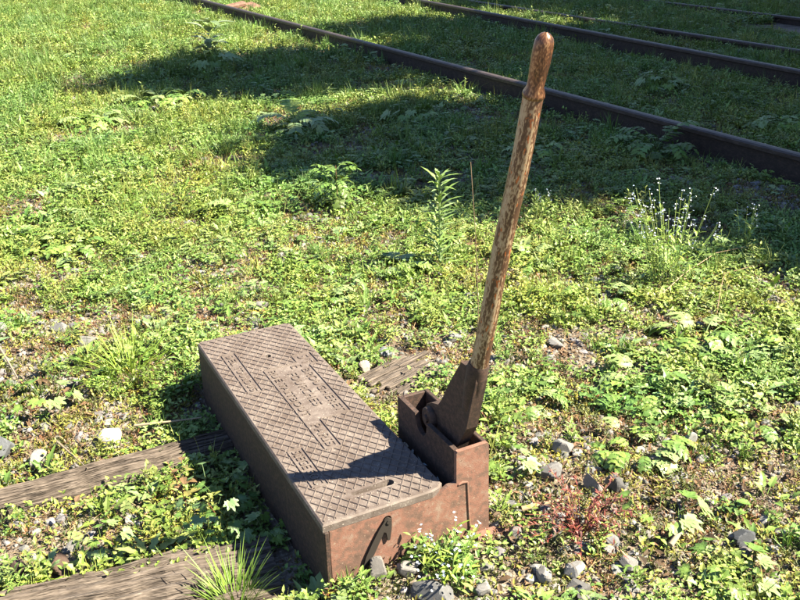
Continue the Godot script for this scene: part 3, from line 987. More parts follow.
func build_switch_stand() -> void:
	var t := thing("switch_stand", "rusty iron points lever box with ribbed lid and tall leaning hand lever", "switch stand", Vector3.ZERO)
	# --- body walls
	var st := new_st()
	bevel_box(st, Vector3(0.002, -0.14, -LL + 0.004), Vector3(0.014, LH - 0.0215, 0.004), 0.002)
	bevel_box(st, Vector3(LW - 0.014, -0.06, -LL + 0.004), Vector3(LW - 0.003, LH - 0.0215, -0.018), 0.002)
	bevel_box(st, Vector3(0.0145, -0.14, -LL + 0.004), Vector3(LW - 0.0145, LH - 0.0215, -LL + 0.016), 0.002)
	part("box_body", mesh_of(st), M.dark_rust, t)
	st = new_st()
	bevel_box(st, Vector3(0.016, 0.012, -LL + 0.02), Vector3(LW - 0.016, 0.022, -0.03), 0.002)
	part("box_floor", mesh_of(st), M.dark_rust, t)
	# --- front plate, rising at the right to the rim of the lever housing, with a bolt hole
	st = new_st()
	var fmap := func(p: Vector2, d: float) -> Vector3: return Vector3(p.x, p.y, d)
	var upper := PackedVector2Array([Vector2(0.0165, 0.112), Vector2(0.0165, 0.1545), Vector2(0.288, 0.1545), Vector2(0.305, 0.158), Vector2(0.322, 0.166), Vector2(0.337, 0.1745), Vector2(0.361, 0.176), Vector2(0.361, 0.262), Vector2(0.364, 0.266), Vector2(0.450, 0.268), Vector2(0.454, 0.264), Vector2(0.456, 0.112)])
	# ring round the hole: two halves that meet at the hole's centre line
	var hc := Vector2(0.167, 0.134)
	var hr := 0.0125
	var left_half := PackedVector2Array([Vector2(0.0165, 0.112), Vector2(0.0165, 0.1545), Vector2(0.167, 0.1545)])
	for k in 9: left_half.append(hc + hr * Vector2(-sin(PI * k / 8.0), cos(PI * k / 8.0)))
	left_half.append(Vector2(0.167, 0.112))
	var right_half := PackedVector2Array([Vector2(0.167, 0.112)])
	for k in 9: right_half.append(hc + hr * Vector2(sin(PI * k / 8.0), -cos(PI * k / 8.0)))
	right_half.append_array(PackedVector2Array([Vector2(0.167, 0.1545)]))
	for i in range(2, upper.size()): right_half.append(upper[i])
	extrude(st, left_half, -0.012, 0.0, fmap)
	extrude(st, right_half, -0.012, 0.0, fmap)
	extrude(st, PackedVector2Array([Vector2(0.0165, -0.12), Vector2(0.0165, 0.112), Vector2(0.456, 0.112), Vector2(0.460, -0.06)]), -0.012, 0.0, fmap)
	var plate := part("front_plate", mesh_of(st), M.rust, t)
	plate.set_meta("label", "red rusted front plate with a round bolt hole")
	st = new_st()
	tube(st, [Vector3(0.392, 0.170, 0.0005), Vector3(0.395, 0.10, 0.0008), Vector3(0.399, 0.04, 0.0006), Vector3(0.402, -0.05, 0.0005)], [0.0035, 0.003, 0.0035, 0.003], 6)
	tube(st, [Vector3(0.366, 0.170, 0.0), Vector3(0.378, 0.174, 0.0006), Vector3(0.392, 0.170, 0.0)], [0.003, 0.004, 0.003], 6)
	part("weld_seam", mesh_of(st), M.rust, plate)
	st = new_st()
	bevel_box(st, Vector3(0.40, -0.05, 0.001), Vector3(0.52, 0.012, 0.03), 0.006)
	part("foot_flange", mesh_of(st), M.rust, plate)
	# dark plate on a pin, shaped as the cast shadow below the hole
	st = new_st()
	extrude(st, PackedVector2Array([Vector2(0.157, 0.140), Vector2(0.166, 0.146), Vector2(0.176, 0.139), Vector2(0.175, 0.112), Vector2(0.170, 0.080), Vector2(0.164, 0.079), Vector2(0.160, 0.104), Vector2(0.154, 0.108), Vector2(0.142, 0.083), Vector2(0.126, 0.052), Vector2(0.108, 0.024), Vector2(0.099, 0.018), Vector2(0.096, 0.026), Vector2(0.104, 0.052), Vector2(0.122, 0.086), Vector2(0.142, 0.120)]), 0.003, 0.008, fmap, 0.001)
	tube(st, [Vector3(0.167, 0.134, -0.010), Vector3(0.167, 0.134, 0.011)], [0.006, 0.006], 8)
	part("shadow_shape", mesh_of(st), M.black, t)
	# --- lid
	var lid := part("lid", lid_mesh(), M.iron, t)
	lid.set_meta("label", "brown cast iron lid with diamond ribs and raised lettering")
	st = new_st()
	st.set_smooth_group(-1)
	for s in [-1.0, 1.0]:
		var dir := Vector2(s * 0.576, 0.818)
		var nrm := Vector2(0.818, -s * 0.576)
		for k in range(-60, 70):
			var o: Vector2 = nrm * 0.0232 * k + Vector2(0.165, -0.56)
			var start := Vector2.INF
			var last := Vector2.INF
			var u := -0.9
			while u < 0.9:
				var p: Vector2 = o + dir * u
				var ok: bool = p.x > 0.007 and p.x < LW - 0.007 and p.y < -0.010 and p.y > -LL + 0.012 and not in_panel(p, 0.002) and not (p.x > 0.30 and p.y > -0.03)
				if ok and start == Vector2.INF: start = p
				if ok: last = p
				if (not ok or u > 0.894) and start != Vector2.INF:
					if start.distance_to(last) > 0.006: ridge(st, start, last, 0.0046, 0.0025 + 0.0003 * s, LH)
					start = Vector2.INF
				u += 0.003
	part("diamond_ribs", mesh_of(st), M.iron, lid).set_meta("kind", "stuff")
	st = new_st()
	st.set_smooth_group(-1)
	var loops := [
		[Vector2(0.130, -0.812), Vector2(0.243, -0.812), Vector2(0.243, -0.868), Vector2(0.306, -0.868), Vector2(0.306, -0.785), Vector2(0.274, -0.785), Vector2(0.274, -0.455), Vector2(0.177, -0.455), Vector2(0.177, -0.298), Vector2(0.130, -0.298)],
		[Vector2(0.043, -0.980), Vector2(0.087, -0.980), Vector2(0.087, -0.689), Vector2(0.043, -0.689)],
		[Vector2(0.035, -0.340), Vector2(0.078, -0.340), Vector2(0.078, -0.148), Vector2(0.035, -0.148)]]
	for lp in loops:
		for k in lp.size():
			var p: Vector2 = lp[k]
			var r: Vector2 = lp[(k + 1) % lp.size()]
			var d: Vector2 = (r - p).normalized() * 0.002
			ridge(st, p + d, r - d, 0.0045, 0.0036, LH)
	part("panel_rims", mesh_of(st), M.iron, lid)
	letters("S T", 0.275, -0.855, -0.797, 0.034, lid)
	letters("E", 0.232, -0.800, -0.782, 0.036, lid)
	letters("BROUGHERET", 0.250, -0.765, -0.470, 0.024, lid)
	letters("FOURCHES", 0.203, -0.755, -0.530, 0.026, lid)
	letters("RUE TAITBOUT", 0.152, -0.800, -0.490, 0.022, lid)
	letters("PARIS", 0.154, -0.435, -0.312, 0.026, lid)
	letters("DEL. TOULOUS", 0.065, -0.965, -0.702, 0.022, lid)
	letters("SIEGE SOC", 0.057, -0.330, -0.160, 0.024, lid)
	# --- lever housing: narrow open-topped trough beside the box
	st = new_st()
	var x0 := 0.361; var x1 := 0.455; var zb := -0.327
	var zmap := func(p: Vector2, d: float) -> Vector3: return Vector3(d, p.y, p.x)
	# left cheek with a worn notch where the pivot passes
	extrude(st, PackedVector2Array([Vector2(zb, -0.06), Vector2(zb, 0.262), Vector2(zb + 0.004, 0.265), Vector2(-0.222, 0.265), Vector2(-0.218, 0.247), Vector2(-0.208, 0.226), Vector2(-0.190, 0.216), Vector2(-0.172, 0.220), Vector2(-0.160, 0.236), Vector2(-0.155, 0.265), Vector2(-0.0125, 0.265), Vector2(-0.0125, -0.06)]), x0, x0 + 0.013, zmap, 0.0018)
	extrude(st, PackedVector2Array([Vector2(zb, -0.06), Vector2(zb, 0.262), Vector2(zb + 0.004, 0.265), Vector2(-0.0125, 0.267), Vector2(-0.0125, -0.06)]), x1 - 0.013, x1, zmap, 0.0018)
	bevel_box(st, Vector3(x0 + 0.0135, -0.06, zb), Vector3(x1 - 0.0135, 0.264, zb + 0.013), 0.002)
	bevel_box(st, Vector3(x0 + 0.0135, 0.03, zb + 0.0135), Vector3(x1 - 0.0135, 0.045, -0.0125), 0.002)
	part("lever_housing", mesh_of(st), M.dark_rust, t)
	st = new_st()
	bevel_box(st, Vector3(LW - 0.001, -0.05, -0.33), Vector3(x0 - 0.0005, 0.105, -0.0125), 0.003)
	part("spacer_bar", mesh_of(st), M.dark_rust, t)
	# --- lever
	var base := Vector3(0.408, 0.470, 0.012)
	var top := Vector3(0.408, 1.287, 0.244)
	var axis := (top - base).normalized()
	var lever := MeshInstance3D.new()
	lever.name = "lever"
	t.add_child(lever)
	lever.transform = Transform3D(Basis(Vector3(1, 0, 0), axis, Vector3(1, 0, 0).cross(axis)), base)
	var total := base.distance_to(top)
	st = new_st()
	var g0 := total - 0.128
	var pts := []
	var rad := []
	for k in 13:
		pts.append(Vector3(0, lerpf(0.0, g0, k / 12.0), 0.0022 * sin(k * 0.8)))
		rad.append(lerpf(0.0215, 0.0200, k / 12.0) * (1.0 + 0.012 * sin(k * 2.3)))
	wrapped_tube(st, pts, rad, 24, 2.6)
	lever.mesh = mesh_of(st)
	lever.material_override = M.lever
	lever.set_meta("label", "round lever bar with flaking cream paint over rust")
	st = new_st()
	var hy := [0.0005, 0.004, 0.010, 0.022, 0.045, 0.070, 0.095, 0.110, 0.118, 0.124, 0.128]
	var hr2 := [0.0205, 0.0225, 0.0215, 0.0165, 0.0175, 0.0190, 0.0190, 0.0180, 0.0150, 0.0095, 0.002]
	pts = []
	for k in hy.size(): pts.append(Vector3(0, g0 + hy[k], 0))
	wrapped_tube(st, pts, hr2, 24, 4.0)
	part("grip", mesh_of(st), M.grip, lever)
	# flat forged bracket that carries the bar, in the plane of the swing
	st = new_st()
	var poly := PackedVector2Array([Vector2(-0.032, 0.494), Vector2(-0.060, 0.455), Vector2(-0.092, 0.408), Vector2(-0.128, 0.345), Vector2(-0.150, 0.318), Vector2(-0.185, 0.306), Vector2(-0.214, 0.288), Vector2(-0.226, 0.262), Vector2(-0.218, 0.232), Vector2(-0.195, 0.212), Vector2(-0.165, 0.190), Vector2(-0.120, 0.150), Vector2(-0.080, 0.170), Vector2(-0.045, 0.255), Vector2(-0.006, 0.320), Vector2(0.018, 0.405), Vector2(0.036, 0.466), Vector2(0.038, 0.484), Vector2(0.016, 0.496)])
	extrude(st, poly, 0.392, 0.424, zmap, 0.003)
	var br := part("bracket", mesh_of(st), M.dark_rust, lever)
	br.transform = lever.transform.affine_inverse()
	st = new_st()
	tube(st, [base - axis * 0.10, base - axis * 0.02, base + axis * 0.035, base + axis * 0.045], [0.020, 0.026, 0.0265, 0.0235], 18)
	var so := part("socket", mesh_of(st), M.dark_rust, lever)
	so.transform = lever.transform.affine_inverse()
	st = new_st()
	tube(st, [Vector3(0.3765, 0.262, -0.186), Vector3(0.3790, 0.262, -0.186), Vector3(0.391, 0.262, -0.186)], [0.026, 0.030, 0.031], 16)
	var boss := part("pivot_boss", mesh_of(st), M.dark_rust, lever)
	boss.transform = lever.transform.affine_inverse()
	st = new_st()
	tube(st, [Vector3(0.370, 0.262, -0.186), Vector3(0.3762, 0.262, -0.186)], [0.011, 0.012], 6)
	var nut := part("pivot_nut", mesh_of(st), M.dark_rust, lever)
	nut.transform = lever.transform.affine_inverse()

# ------------------------------------------------------------------ ground cover
func build_cover() -> void:
	var always := func(x: float, z: float) -> float: return clampf(cover(x, z) * 1.25, 0.0, 1.0)
	var kind := func(x: float, z: float, off: float) -> float: return n_kind.get_noise_2d(x * 1.6 + off, z * 1.6 - off) * 0.5 + 0.5
	var sunny := func(x: float, z: float) -> float: return cover(x, z) * smoothstep(0.30, 0.62, kind.call(x, z, 10.0))
	# grit and crushed ballast
	var bare := func(x: float, z: float) -> float: return clampf(1.15 - cover(x, z) * 1.1, 0.12, 1.0)
	for k in 3:
		scatter(["ballast_gravel", "ballast_chippings", "ballast_grit"][k], ["grey crushed ballast lying loose between the weeds", "pale angular chippings spread through the weeds", "fine brown grit on the bare earth"][k], "gravel",
			mesh_stone([Vector3(0.050, 0.036, 0.042), Vector3(0.026, 0.018, 0.022), Vector3(0.011, 0.007, 0.009)][k], 90 + k, [Color(0.22, 0.222, 0.228), Color(0.25, 0.24, 0.23), Color(0.16, 0.138, 0.118)][k], 11, 6, 0.0), M.stone,
			[[170, 60, 12], [600, 170, 20], [1200, 200, 0]][k], [1.0, 1.2, 1.5], bare, tint_plain, 0.6, -0.002)
	# dry straw and twig bits
	var st := new_st()
	for i in 7:
		var a := rng.randf() * TAU
		var p := Vector3(rng.randf_range(-0.03, 0.03), rng.randf_range(0.003, 0.014), rng.randf_range(-0.03, 0.03))
		leaf(st, p, Vector3(cos(a), rng.randf_range(-0.1, 0.25), sin(a)), Vector3.UP, rng.randf_range(0.02, 0.07), rng.randf_range(0.0015, 0.0035), vary(STRAW, 0.4), 1, 3, 0.1, 0.2)
	scatter("dry_straw", "dry straw and dead stalks lying flat among the weeds", "straw", mesh_of(st), M.dry, [210, 130, 36], [0.9, 1.2, 1.7], func(x, z): return clampf(1.2 - cover(x, z) * 0.65, 0.2, 1.0), tint_plain, 0.45)
	st = new_st()
	for i in 6:
		var a := rng.randf() * TAU
		leaf(st, Vector3(rng.randf_range(-0.03, 0.03), 0.006, rng.randf_range(-0.03, 0.03)), Vector3(cos(a), rng.randf_range(-0.2, 0.4), sin(a)), Vector3.UP, rng.randf_range(0.012, 0.03), rng.randf_range(0.008, 0.016), vary(Color(0.125, 0.090, 0.062), 0.4), 0, 3, 0.3, 0.5)
	scatter("dead_leaves", "small brown dead leaves lying on the earth", "leaf litter", mesh_of(st), M.dry, [220, 70, 15], [1.0, 1.3, 1.8], bare, tint_plain, 0.5)
	# stonecrop and moss
	for k in 3:
		scatter(["stonecrop", "moss", "red_stonecrop"][k], ["low yellow green stonecrop mats on the stony ground", "dull olive moss tufts on the earth", "reddish stonecrop shoots among the stones"][k], "ground cover",
			mesh_stonecrop(22, [Color(0.20, 0.21, 0.045), Color(0.085, 0.095, 0.025), Color(0.15, 0.078, 0.040)][k]), M.leaf, [[520, 170, 50], [430, 130, 40], [260, 70, 14]][k], [1.0, 1.4, 1.9],
			func(x, z): return clampf(0.35 + kind.call(x, z, 60.0 + 20.0 * k) - 0.25, 0.0, 1.0), tint_plain, 0.3)
	# small-leaved mats
	for k in 3:
		scatter("chickweed", ["fresh green chickweed mats carpeting the sunny ground", "dense small leaved weed mats of mid green", "yellow green small leaved weed mats"][k], "weeds",
			mesh_chickweed(12, 0.0135, [G1, G2, Color(0.212, 0.272, 0.068)][k]), M.leaf, [[360, 290, 110], [250, 240, 100], [380, 260, 110]][k], [1.0, 1.25, 1.8],
			[always, func(x, z): return cover(x, z) * clampf(kind.call(x, z, 25.0) * 1.3, 0, 1), sunny][k], tint_green, 0.25)
	for k in 2:
		scatter("clover", ["low clover with three part leaves through the grass", "pale green clover leaves among stones"][k], "weeds", mesh_clover(7, 0.013, [G2, G3][k]), M.leaf, [[200, 200, 60], [120, 90, 30]][k], [1.0, 1.3, 1.9],
			func(x, z): return cover(x, z) * clampf(kind.call(x, z, 80.0 + 9.0 * k) * 1.4 - 0.15, 0, 1), tint_green, 0.3)
	# leafy herbs
	for k in 4:
		scatter("leafy_herb", ["small lobed herb rosettes spread over the ground", "bright ovate leaved herb rosettes", "deep green lobed herbs growing in the shade", "grey green lobed herb leaves near the track"][k], "weeds",
			[mesh_rosette(7, 0.050, 0.016, G1, 2, 0.3, 1.3), mesh_rosette(7, 0.042, 0.015, G1, 0, 0.3, 1.3), mesh_rosette(8, 0.062, 0.019, G2, 2, 0.3, 1.3), mesh_rosette(7, 0.066, 0.023, G3, 2, 0.3, 1.2)][k], M.leaf,
			[[80, 65, 26], [90, 65, 24], [55, 75, 28], [30, 22, 10]][k], [1.0, 1.15, 1.5],
			func(x, z): return cover(x, z) * clampf(kind.call(x, z, 120.0 + 31.0 * k) * 1.7 - 0.35, 0, 1), tint_green, 0.3)
	scatter("feathery_herb", "feathery compound leaves of low herbs among the weeds", "weeds", mesh_frond(6, 0.10, 0.022, G2, 1.1), M.leaf, [42, 34, 12], [0.9, 1.1, 1.4],
		func(x, z): return cover(x, z) * clampf(kind.call(x, z, 200.0) * 1.7 - 0.4, 0, 1), tint_green, 0.5)
	for k in 2:
		scatter("seedling_shoots", ["upright green seedling shoots standing among the low weeds", "thin yellow green shoots with paired leaves"][k], "weeds", mesh_shoot(4, [0.055, 0.075][k], [G1, Color(0.22, 0.25, 0.06)][k]), M.leaf, [[110, 60, 16], [80, 50, 14]][k], [1.0, 1.2, 1.7],
			func(x, z): return clampf(cover(x, z) + 0.15, 0, 1) * clampf(kind.call(x, z, 400.0 + 50.0 * k) * 1.6 - 0.3, 0, 1), tint_green, 0.3)
	# grass
	for k in 3:
		scatter("grass", ["short fine green grass through the weeds", "longer grass tufts near the rails", "yellow green grass of the sunny patch"][k], "grass",
			[mesh_grass(14, 0.055, G2), mesh_grass(18, 0.13, G2, 0.03, 0.7), mesh_grass(16, 0.085, Color(0.220, 0.275, 0.082), 0.03)][k], M.leaf, [[300, 340, 110], [26, 95, 110], [150, 200, 120]][k], [1.0, 1.2, 1.5],
			[func(x, z): return cover(x, z), func(x, z): return cover(x, z) * clampf(kind.call(x, z, 300.0) * 1.6 - 0.3, 0.0, 1) * smoothstep(0.6, 3.0, x - z * 0.35), func(x, z): return cover(x, z) * clampf(kind.call(x, z, 340.0) * 1.5 - 0.3, 0, 1)][k], tint_green, 0.3)
	# scraps caught in the gap between lid and housing
	st = new_st()
	for i in 60:
		var a := rng.randf() * TAU
		leaf(st, Vector3(rng.randf_range(0.336, 0.356), 0.107 + rng.randf_range(0.0, 0.03), rng.randf_range(-0.31, -0.02)), Vector3(cos(a) * 0.5, rng.randf_range(0, 0.8), sin(a)), Vector3.UP, rng.randf_range(0.015, 0.045), rng.randf_range(0.004, 0.012), vary(Color(0.30, 0.29, 0.27), 0.5), 0, 3, 0.3, 0.4)
	var o := part("litter_scraps", mesh_of(st), M.dry, self)
	tag(o, "grey dry scraps caught in the gap beside the lever housing", "leaf litter", "", "stuff")

# ------------------------------------------------------------------ stones
func build_stones() -> void:
	for k in STONES.size():
		var d: Array = STONES[k]
		var s: Vector3 = d[3]
		s *= 1.2
		var o := part(numbered("stone"), mesh_stone(s, 400 + k * 7, d[4], 12, 16, 0.0), M.stone, self)
		o.position = on_ground(d[1], d[2]) + Vector3(0, s.y * 0.24, 0)
		o.rotation = Vector3(rng.randf_range(-0.15, 0.15), rng.randf() * TAU, rng.randf_range(-0.15, 0.15))
		tag(o, d[0], "stone", "loose stones among the weeds")

# ------------------------------------------------------------------ single plants
func put_leaves(t: Node3D, called: String, meshes: Array, n: int, h0: float, h1: float, tilt0: float, tilt1: float, s0: float, s1: float, material: Material, at := Vector3.ZERO, spread := 0.0) -> void:
	for i in n:
		var o := part(called, meshes[i % meshes.size()], material, t)
		var f := (i + 0.5) / n
		var a := i * 2.39996 + rng.randf_range(-0.3, 0.3)
		var b := Basis(Vector3.UP, a) * Basis(Vector3(0, 0, 1), -lerpf(tilt0, tilt1, rng.randf()))
		var s := lerpf(s0, s1, rng.randf())
		o.transform = Transform3D(b.scaled(Vector3.ONE * s), at + Vector3(cos(a) * spread * rng.randf(), lerpf(h0, h1, f), -sin(a) * spread * rng.randf()))

func upright(t: Node3D, h: float, r: float, col: Color, material: Material, lean := Vector3.ZERO) -> void:
	var st := new_st()
	stem(st, [Vector3(0, -0.02, 0), Vector3(0, h * 0.4, 0) + lean * 0.25, Vector3(0, h, 0) + lean], r, r * 0.5, col, 6)
	part("stem", mesh_of(st), material, t)

func forget_me_not(label: String, x: float, z: float, n: int, h: float, spread: float, group: String) -> void:
	var t := thing("flowering_weed", label, "flower", on_ground(x, z), group)
	var lf := [mesh_single(0.06, 0.011, G3, 0, 0.05, 0.4), mesh_single(0.05, 0.009, G1, 0, 0.05, 0.6)]
	for i in n:
		var a := rng.randf() * TAU
		var r := spread * sqrt(rng.randf())
		var hh := h * rng.randf_range(0.6, 1.05)
		var b := Vector3(cos(a) * r * 0.35, 0, sin(a) * r * 0.35)
		var e := Vector3(cos(a) * r, hh, sin(a) * r)
		var st := new_st()
		var m := b.lerp(e, 0.5) + Vector3(0, hh * 0.08, 0)
		stem(st, [b - Vector3(0, 0.02, 0), m, e], 0.0016, 0.0008, vary(G3), 5)
		for k in 6:
			var f := rng.randf_range(0.1, 0.8)
			var p := b.lerp(m, f * 2.0) if f < 0.5 else m.lerp(e, f * 2.0 - 1.0)
			leaf(st, p, around(rng.randf() * TAU, rng.randf_range(0.5, 1.1)), Vector3.UP, rng.randf_range(0.02, 0.045), 0.008, vary(G1), 0, 4, 0.3, 0.2)
		part("stem", mesh_of(st), M.leaf_lime, t)
		st = new_st()
		for k in 7:
			var p := e + Vector3(rng.randfn(0, 0.008), rng.randf_range(-0.05, 0.010), rng.randfn(0, 0.008))
			var up := around(rng.randf() * TAU, rng.randf_range(0.1, 0.9))
			var side := up.cross(Vector3(0.3, 0.1, 0.9)).normalized()
			var c := Color(0.40, 0.45, 0.54) if rng.randf() < 0.75 else Color(0.26, 0.34, 0.52)
			for q in 5:
				var dq := side.rotated(up, TAU * q / 5.0)
				leaf(st, p, dq + up * 0.25, up, 0.0042, 0.0038, c, 0, 3, 0.0, 0.1)
		part("flower_cluster", mesh_of(st), M.petal, t).set_meta("kind", "stuff")
	put_leaves(t, "leaf", lf, 14, 0.0, 0.03, 0.5, 1.2, 0.8, 1.3, M.leaf_lime, Vector3.ZERO, spread * 0.4)

func grass_tuft(label: String, x: float, z: float, n: int, h: float, spread: float, material: Material, lean := 0.5) -> void:
	var t := thing("grass_tuft", label, "grass", on_ground(x, z, 0.004), "single grass tufts")
	var bl := []
	for k in 6: bl.append(mesh_blade(h * rng.randf_range(0.7, 1.1), 0.05, vary(Color(0.14, 0.235, 0.035)), 0.0045))
	put_leaves(t, "blade", bl, n, 0.0, 0.0, 0.0, lean, 0.6, 1.1, material, Vector3.ZERO, spread)

func build_plants() -> void:
	# --- flowers
	forget_me_not("bushy clump of pale blue forget me nots at right in the sun", 1.985, -1.03, 40, 0.40, 0.19, "pale blue flowers")
	forget_me_not("small forget me not stems right of the big clump, by the shade edge", 2.613, -1.22, 6, 0.23, 0.06, "pale blue flowers")
	forget_me_not("thin white flowered stems between lever and big flower clump", 2.02, -2.05, 5, 0.20, 0.08, "pale blue flowers")
	forget_me_not("white flowered weed growing against the rusty front plate", 0.27, 0.12, 12, 0.14, 0.09, "pale blue flowers")
	forget_me_not("two tiny white flower heads beside the front left box corner", -0.045, -0.01, 3, 0.055, 0.03, "pale blue flowers")
	# --- grass tufts
	grass_tuft("bright tall grass tuft on the lower sleeper at the bottom edge", -0.20, -0.105, 130, 0.17, 0.045, M.leaf)
	grass_tuft("yellow green grass clump left of the far end of the box", -0.19, -1.38, 130, 0.20, 0.10, M.leaf_lime, 0.9)
	grass_tuft("short grass tuft in the gap between lid and housing", 0.42, -0.56, 40, 0.10, 0.03, M.leaf_lime, 0.7)
	grass_tuft("grass tuft along the right side of the lid", 0.41, -0.78, 34, 0.09, 0.04, M.leaf_lime, 0.8)
	grass_tuft("grass tuft against the near rail, left of the lever bar", 3.42, -5.2, 40, 0.20, 0.08, M.leaf)
	grass_tuft("long grass tuft beyond the pale leaved rosette by the rail end", 2.7, -9.2, 44, 0.26, 0.12, M.leaf_lime)
	# --- feathery plants
	var frond_pale := [mesh_frond(8, 0.15, 0.034, G3, 0.9, 0.5), mesh_frond(7, 0.13, 0.030, G3, 1.0, 0.5), mesh_frond(8, 0.14, 0.034, G1, 0.8, 0.5)]
	var frond_green := [mesh_frond(5, 0.15, 0.034, G2, 0.8, 0.6), mesh_frond(4, 0.12, 0.036, G4, 0.9, 0.65), mesh_frond(5, 0.16, 0.032, G2, 0.6, 0.6)]
	var t := thing("feathery_plant", "pale feathery leaved plant in the middle, left of the tall stalk", "plant", on_ground(1.08, -1.74), "feathery leaved plants")
	put_leaves(t, "frond", frond_pale, 9, 0.0, 0.03, 0.3, 0.9, 0.9, 1.4, M.leaf_pale)
	t = thing("feathery_plant", "feathery plant at the upper edge of the sunny ground, pale leaflets", "plant", on_ground(1.62, -4.55), "feathery leaved plants")
	put_leaves(t, "frond", frond_pale, 12, 0.0, 0.10, 0.1, 0.8, 1.6, 2.5, M.leaf_pale)
	t = thing("feathery_plant", "dark green upright feathery plant above the middle of the lid", "plant", on_ground(1.20, -2.76), "feathery leaved plants")
	upright(t, 0.24, 0.004, Color(0.16, 0.09, 0.05), M.leaf)
	put_leaves(t, "frond", frond_green, 22, 0.0, 0.22, 0.1, 0.9, 0.7, 1.15, M.leaf)
	t = thing("feathery_plant", "green feathery plant crowded against the near rail in the shade", "plant", on_ground(3.38, -2.72), "feathery leaved plants")
	put_leaves(t, "frond", frond_green, 20, 0.0, 0.16, 0.1, 0.9, 1.1, 1.8, M.leaf, Vector3.ZERO, 0.1)
	t = thing("feathery_plant", "spreading feathery weed behind the sunny flower clump", "plant", on_ground(2.35, -1.75), "feathery leaved plants")
	put_leaves(t, "frond", frond_green, 9, 0.0, 0.04, 0.4, 1.0, 0.8, 1.2, M.leaf)
	# --- lobed leafy weeds at right
	var lobed := [mesh_frond(4, 0.085, 0.026, G1, 0.9, 0.8), mesh_frond(5, 0.10, 0.024, G2, 1.0, 0.75), mesh_frond(4, 0.08, 0.028, G3, 0.8, 0.8)]
	var palm := [mesh_palmate(0.075, G2), mesh_palmate(0.065, G1), mesh_palmate(0.08, G3)]
	var ov := [mesh_single(0.055, 0.022, G1, 0, 0.3), mesh_single(0.048, 0.021, G2, 0, 0.3), mesh_single(0.060, 0.026, G1, 2, 0.35)]
	var spots := [
		["broad leafy weed right of the lever, beside the dark slate", 1.30, -0.36, lobed, 15, 1.15],
		["broad leafy weed higher up right, below the flower clump", 1.70, -0.56, lobed, 16, 1.25],
		["leafy weed at the right edge with large pale leaves", 1.93, -0.30, lobed, 14, 1.2],
		["leafy weed between slate and red stemmed plant", 1.02, -0.09, lobed, 13, 1.1],
		["leafy weed in the lower right, toothed round leaves", 0.86, 0.20, palm, 8, 1.0],
		["toothed round leaved weed just right of the housing", 0.64, -0.20, palm, 6, 0.9],
		["round leaved weed at the bottom right, near the dark square stone", 0.86, 0.42, palm, 8, 1.1],
		["leafy weed close behind the lever bracket, bright leaves", 0.92, -0.52, lobed, 11, 1.0],
		["bright leafy weed right of the lever foot by the gravel", 0.77, -0.40, ov, 12, 0.9],
		["low leafy weed at the lower right corner", 1.18, 0.27, ov, 12, 1.0],
		["broad oval leaves at the far right above the corner", 1.42, -0.02, lobed, 10, 1.0],
		["leafy weed by the left edge, above the bare patch", -0.48, -1.30, palm, 10, 1.0],
		["small leafy weed left of the grass clump", -0.32, -1.50, ov, 10, 0.9],
		["low leafy weed between the sleepers, bright round leaves", -0.41, -0.66, ov, 13, 0.7],
		["leafy weed at the left between the sleepers, lighter leaves", -0.45, -0.52, palm, 9, 0.7],
		["oval leaved weed at the foot of the front plate", 0.08, 0.06, ov, 7, 0.6],
		["oval leaved weed right of the round stone at the front plate", 0.185, 0.02, ov, 6, 0.6],
		["toothed leaved weed pressed to the shaded side of the box, near timber", -0.05, -0.33, palm, 16, 0.7],
		["toothed leaved weed in the dark hollow between box and upper sleeper", -0.07, -0.62, palm, 12, 0.7],
		["small leafy weed in the box shadow above the upper sleeper", -0.08, -0.98, palm, 10, 0.7],
		["leafy weed left of the far lid corner, half shaded", -0.06, -1.22, ov, 10, 0.8],
		["pale leafy weed on the sunny ground left of the tall stalk", 0.75, -2.0, lobed, 11, 1.0],
		["leafy weed in the sunny middle above the lid corner", 0.62, -1.55, lobed, 11, 1.0],
		["leafy weed right of the tall stalk in the sun", 1.62, -1.55, lobed, 12, 1.1],
		["tall leafy weed patch at the near end of the far shade patch", 1.05, -6.2, lobed, 22, 2.2],
		["green leafy clump in the middle of the far shade patch", 1.9, -7.6, palm, 24, 2.4],
		["leafy clump on the sunny ground at the far left", 0.35, -5.6, lobed, 20, 1.9],
		["leafy clump in the shade left of the lever top, before the near rail", 2.55, -4.4, palm, 22, 1.8],
		["leafy clump in the shade directly behind the lever bar", 2.7, -3.1, lobed, 20, 1.5],
		["leafy clump between the two nearest rails, behind the lever top", 4.9, -4.4, palm, 24, 1.9],
		["leafy clump between the two nearest rails at the right", 4.7, -2.9, lobed, 22, 1.8],
		["low leafy clump at the left edge, halfway up the picture", -0.22, -2.75, lobed, 16, 1.3],
		["bright leafy clump left of the dark feathery plant", 0.72, -2.9, lobed, 18, 1.4],
		["leafy weed left of the flower clump, behind the lever", 1.62, -1.05, lobed, 11, 1.0],
	]
	for s in spots:
		t = thing("leafy_weed", s[0], "plant", on_ground(s[1], s[2]), "broad leaved weeds")
		put_leaves(t, "leaf", s[3], s[4], 0.0, 0.04 * s[5], 0.1, 0.8, 0.7 * s[5], 1.3 * s[5], M.leaf, Vector3.ZERO, 0.09 * s[5])
	# --- plants in the shadow of the box
	t = thing("bramble_shoot", "dark leafy bramble in the shadow left of the box", "plant", on_ground(-0.14, -0.45), "")
	upright(t, 0.10, 0.0025, Color(0.15, 0.06, 0.04), M.leaf_red, Vector3(-0.03, 0, 0.02))
	put_leaves(t, "leaf", palm, 46, 0.0, 0.11, 0.2, 1.1, 0.45, 0.85, M.leaf_deep, Vector3.ZERO, 0.15)
	t = thing("bramble_shoot", "reddish upright shoot with small leaves between sleeper and box", "plant", on_ground(-0.20, -0.58), "")
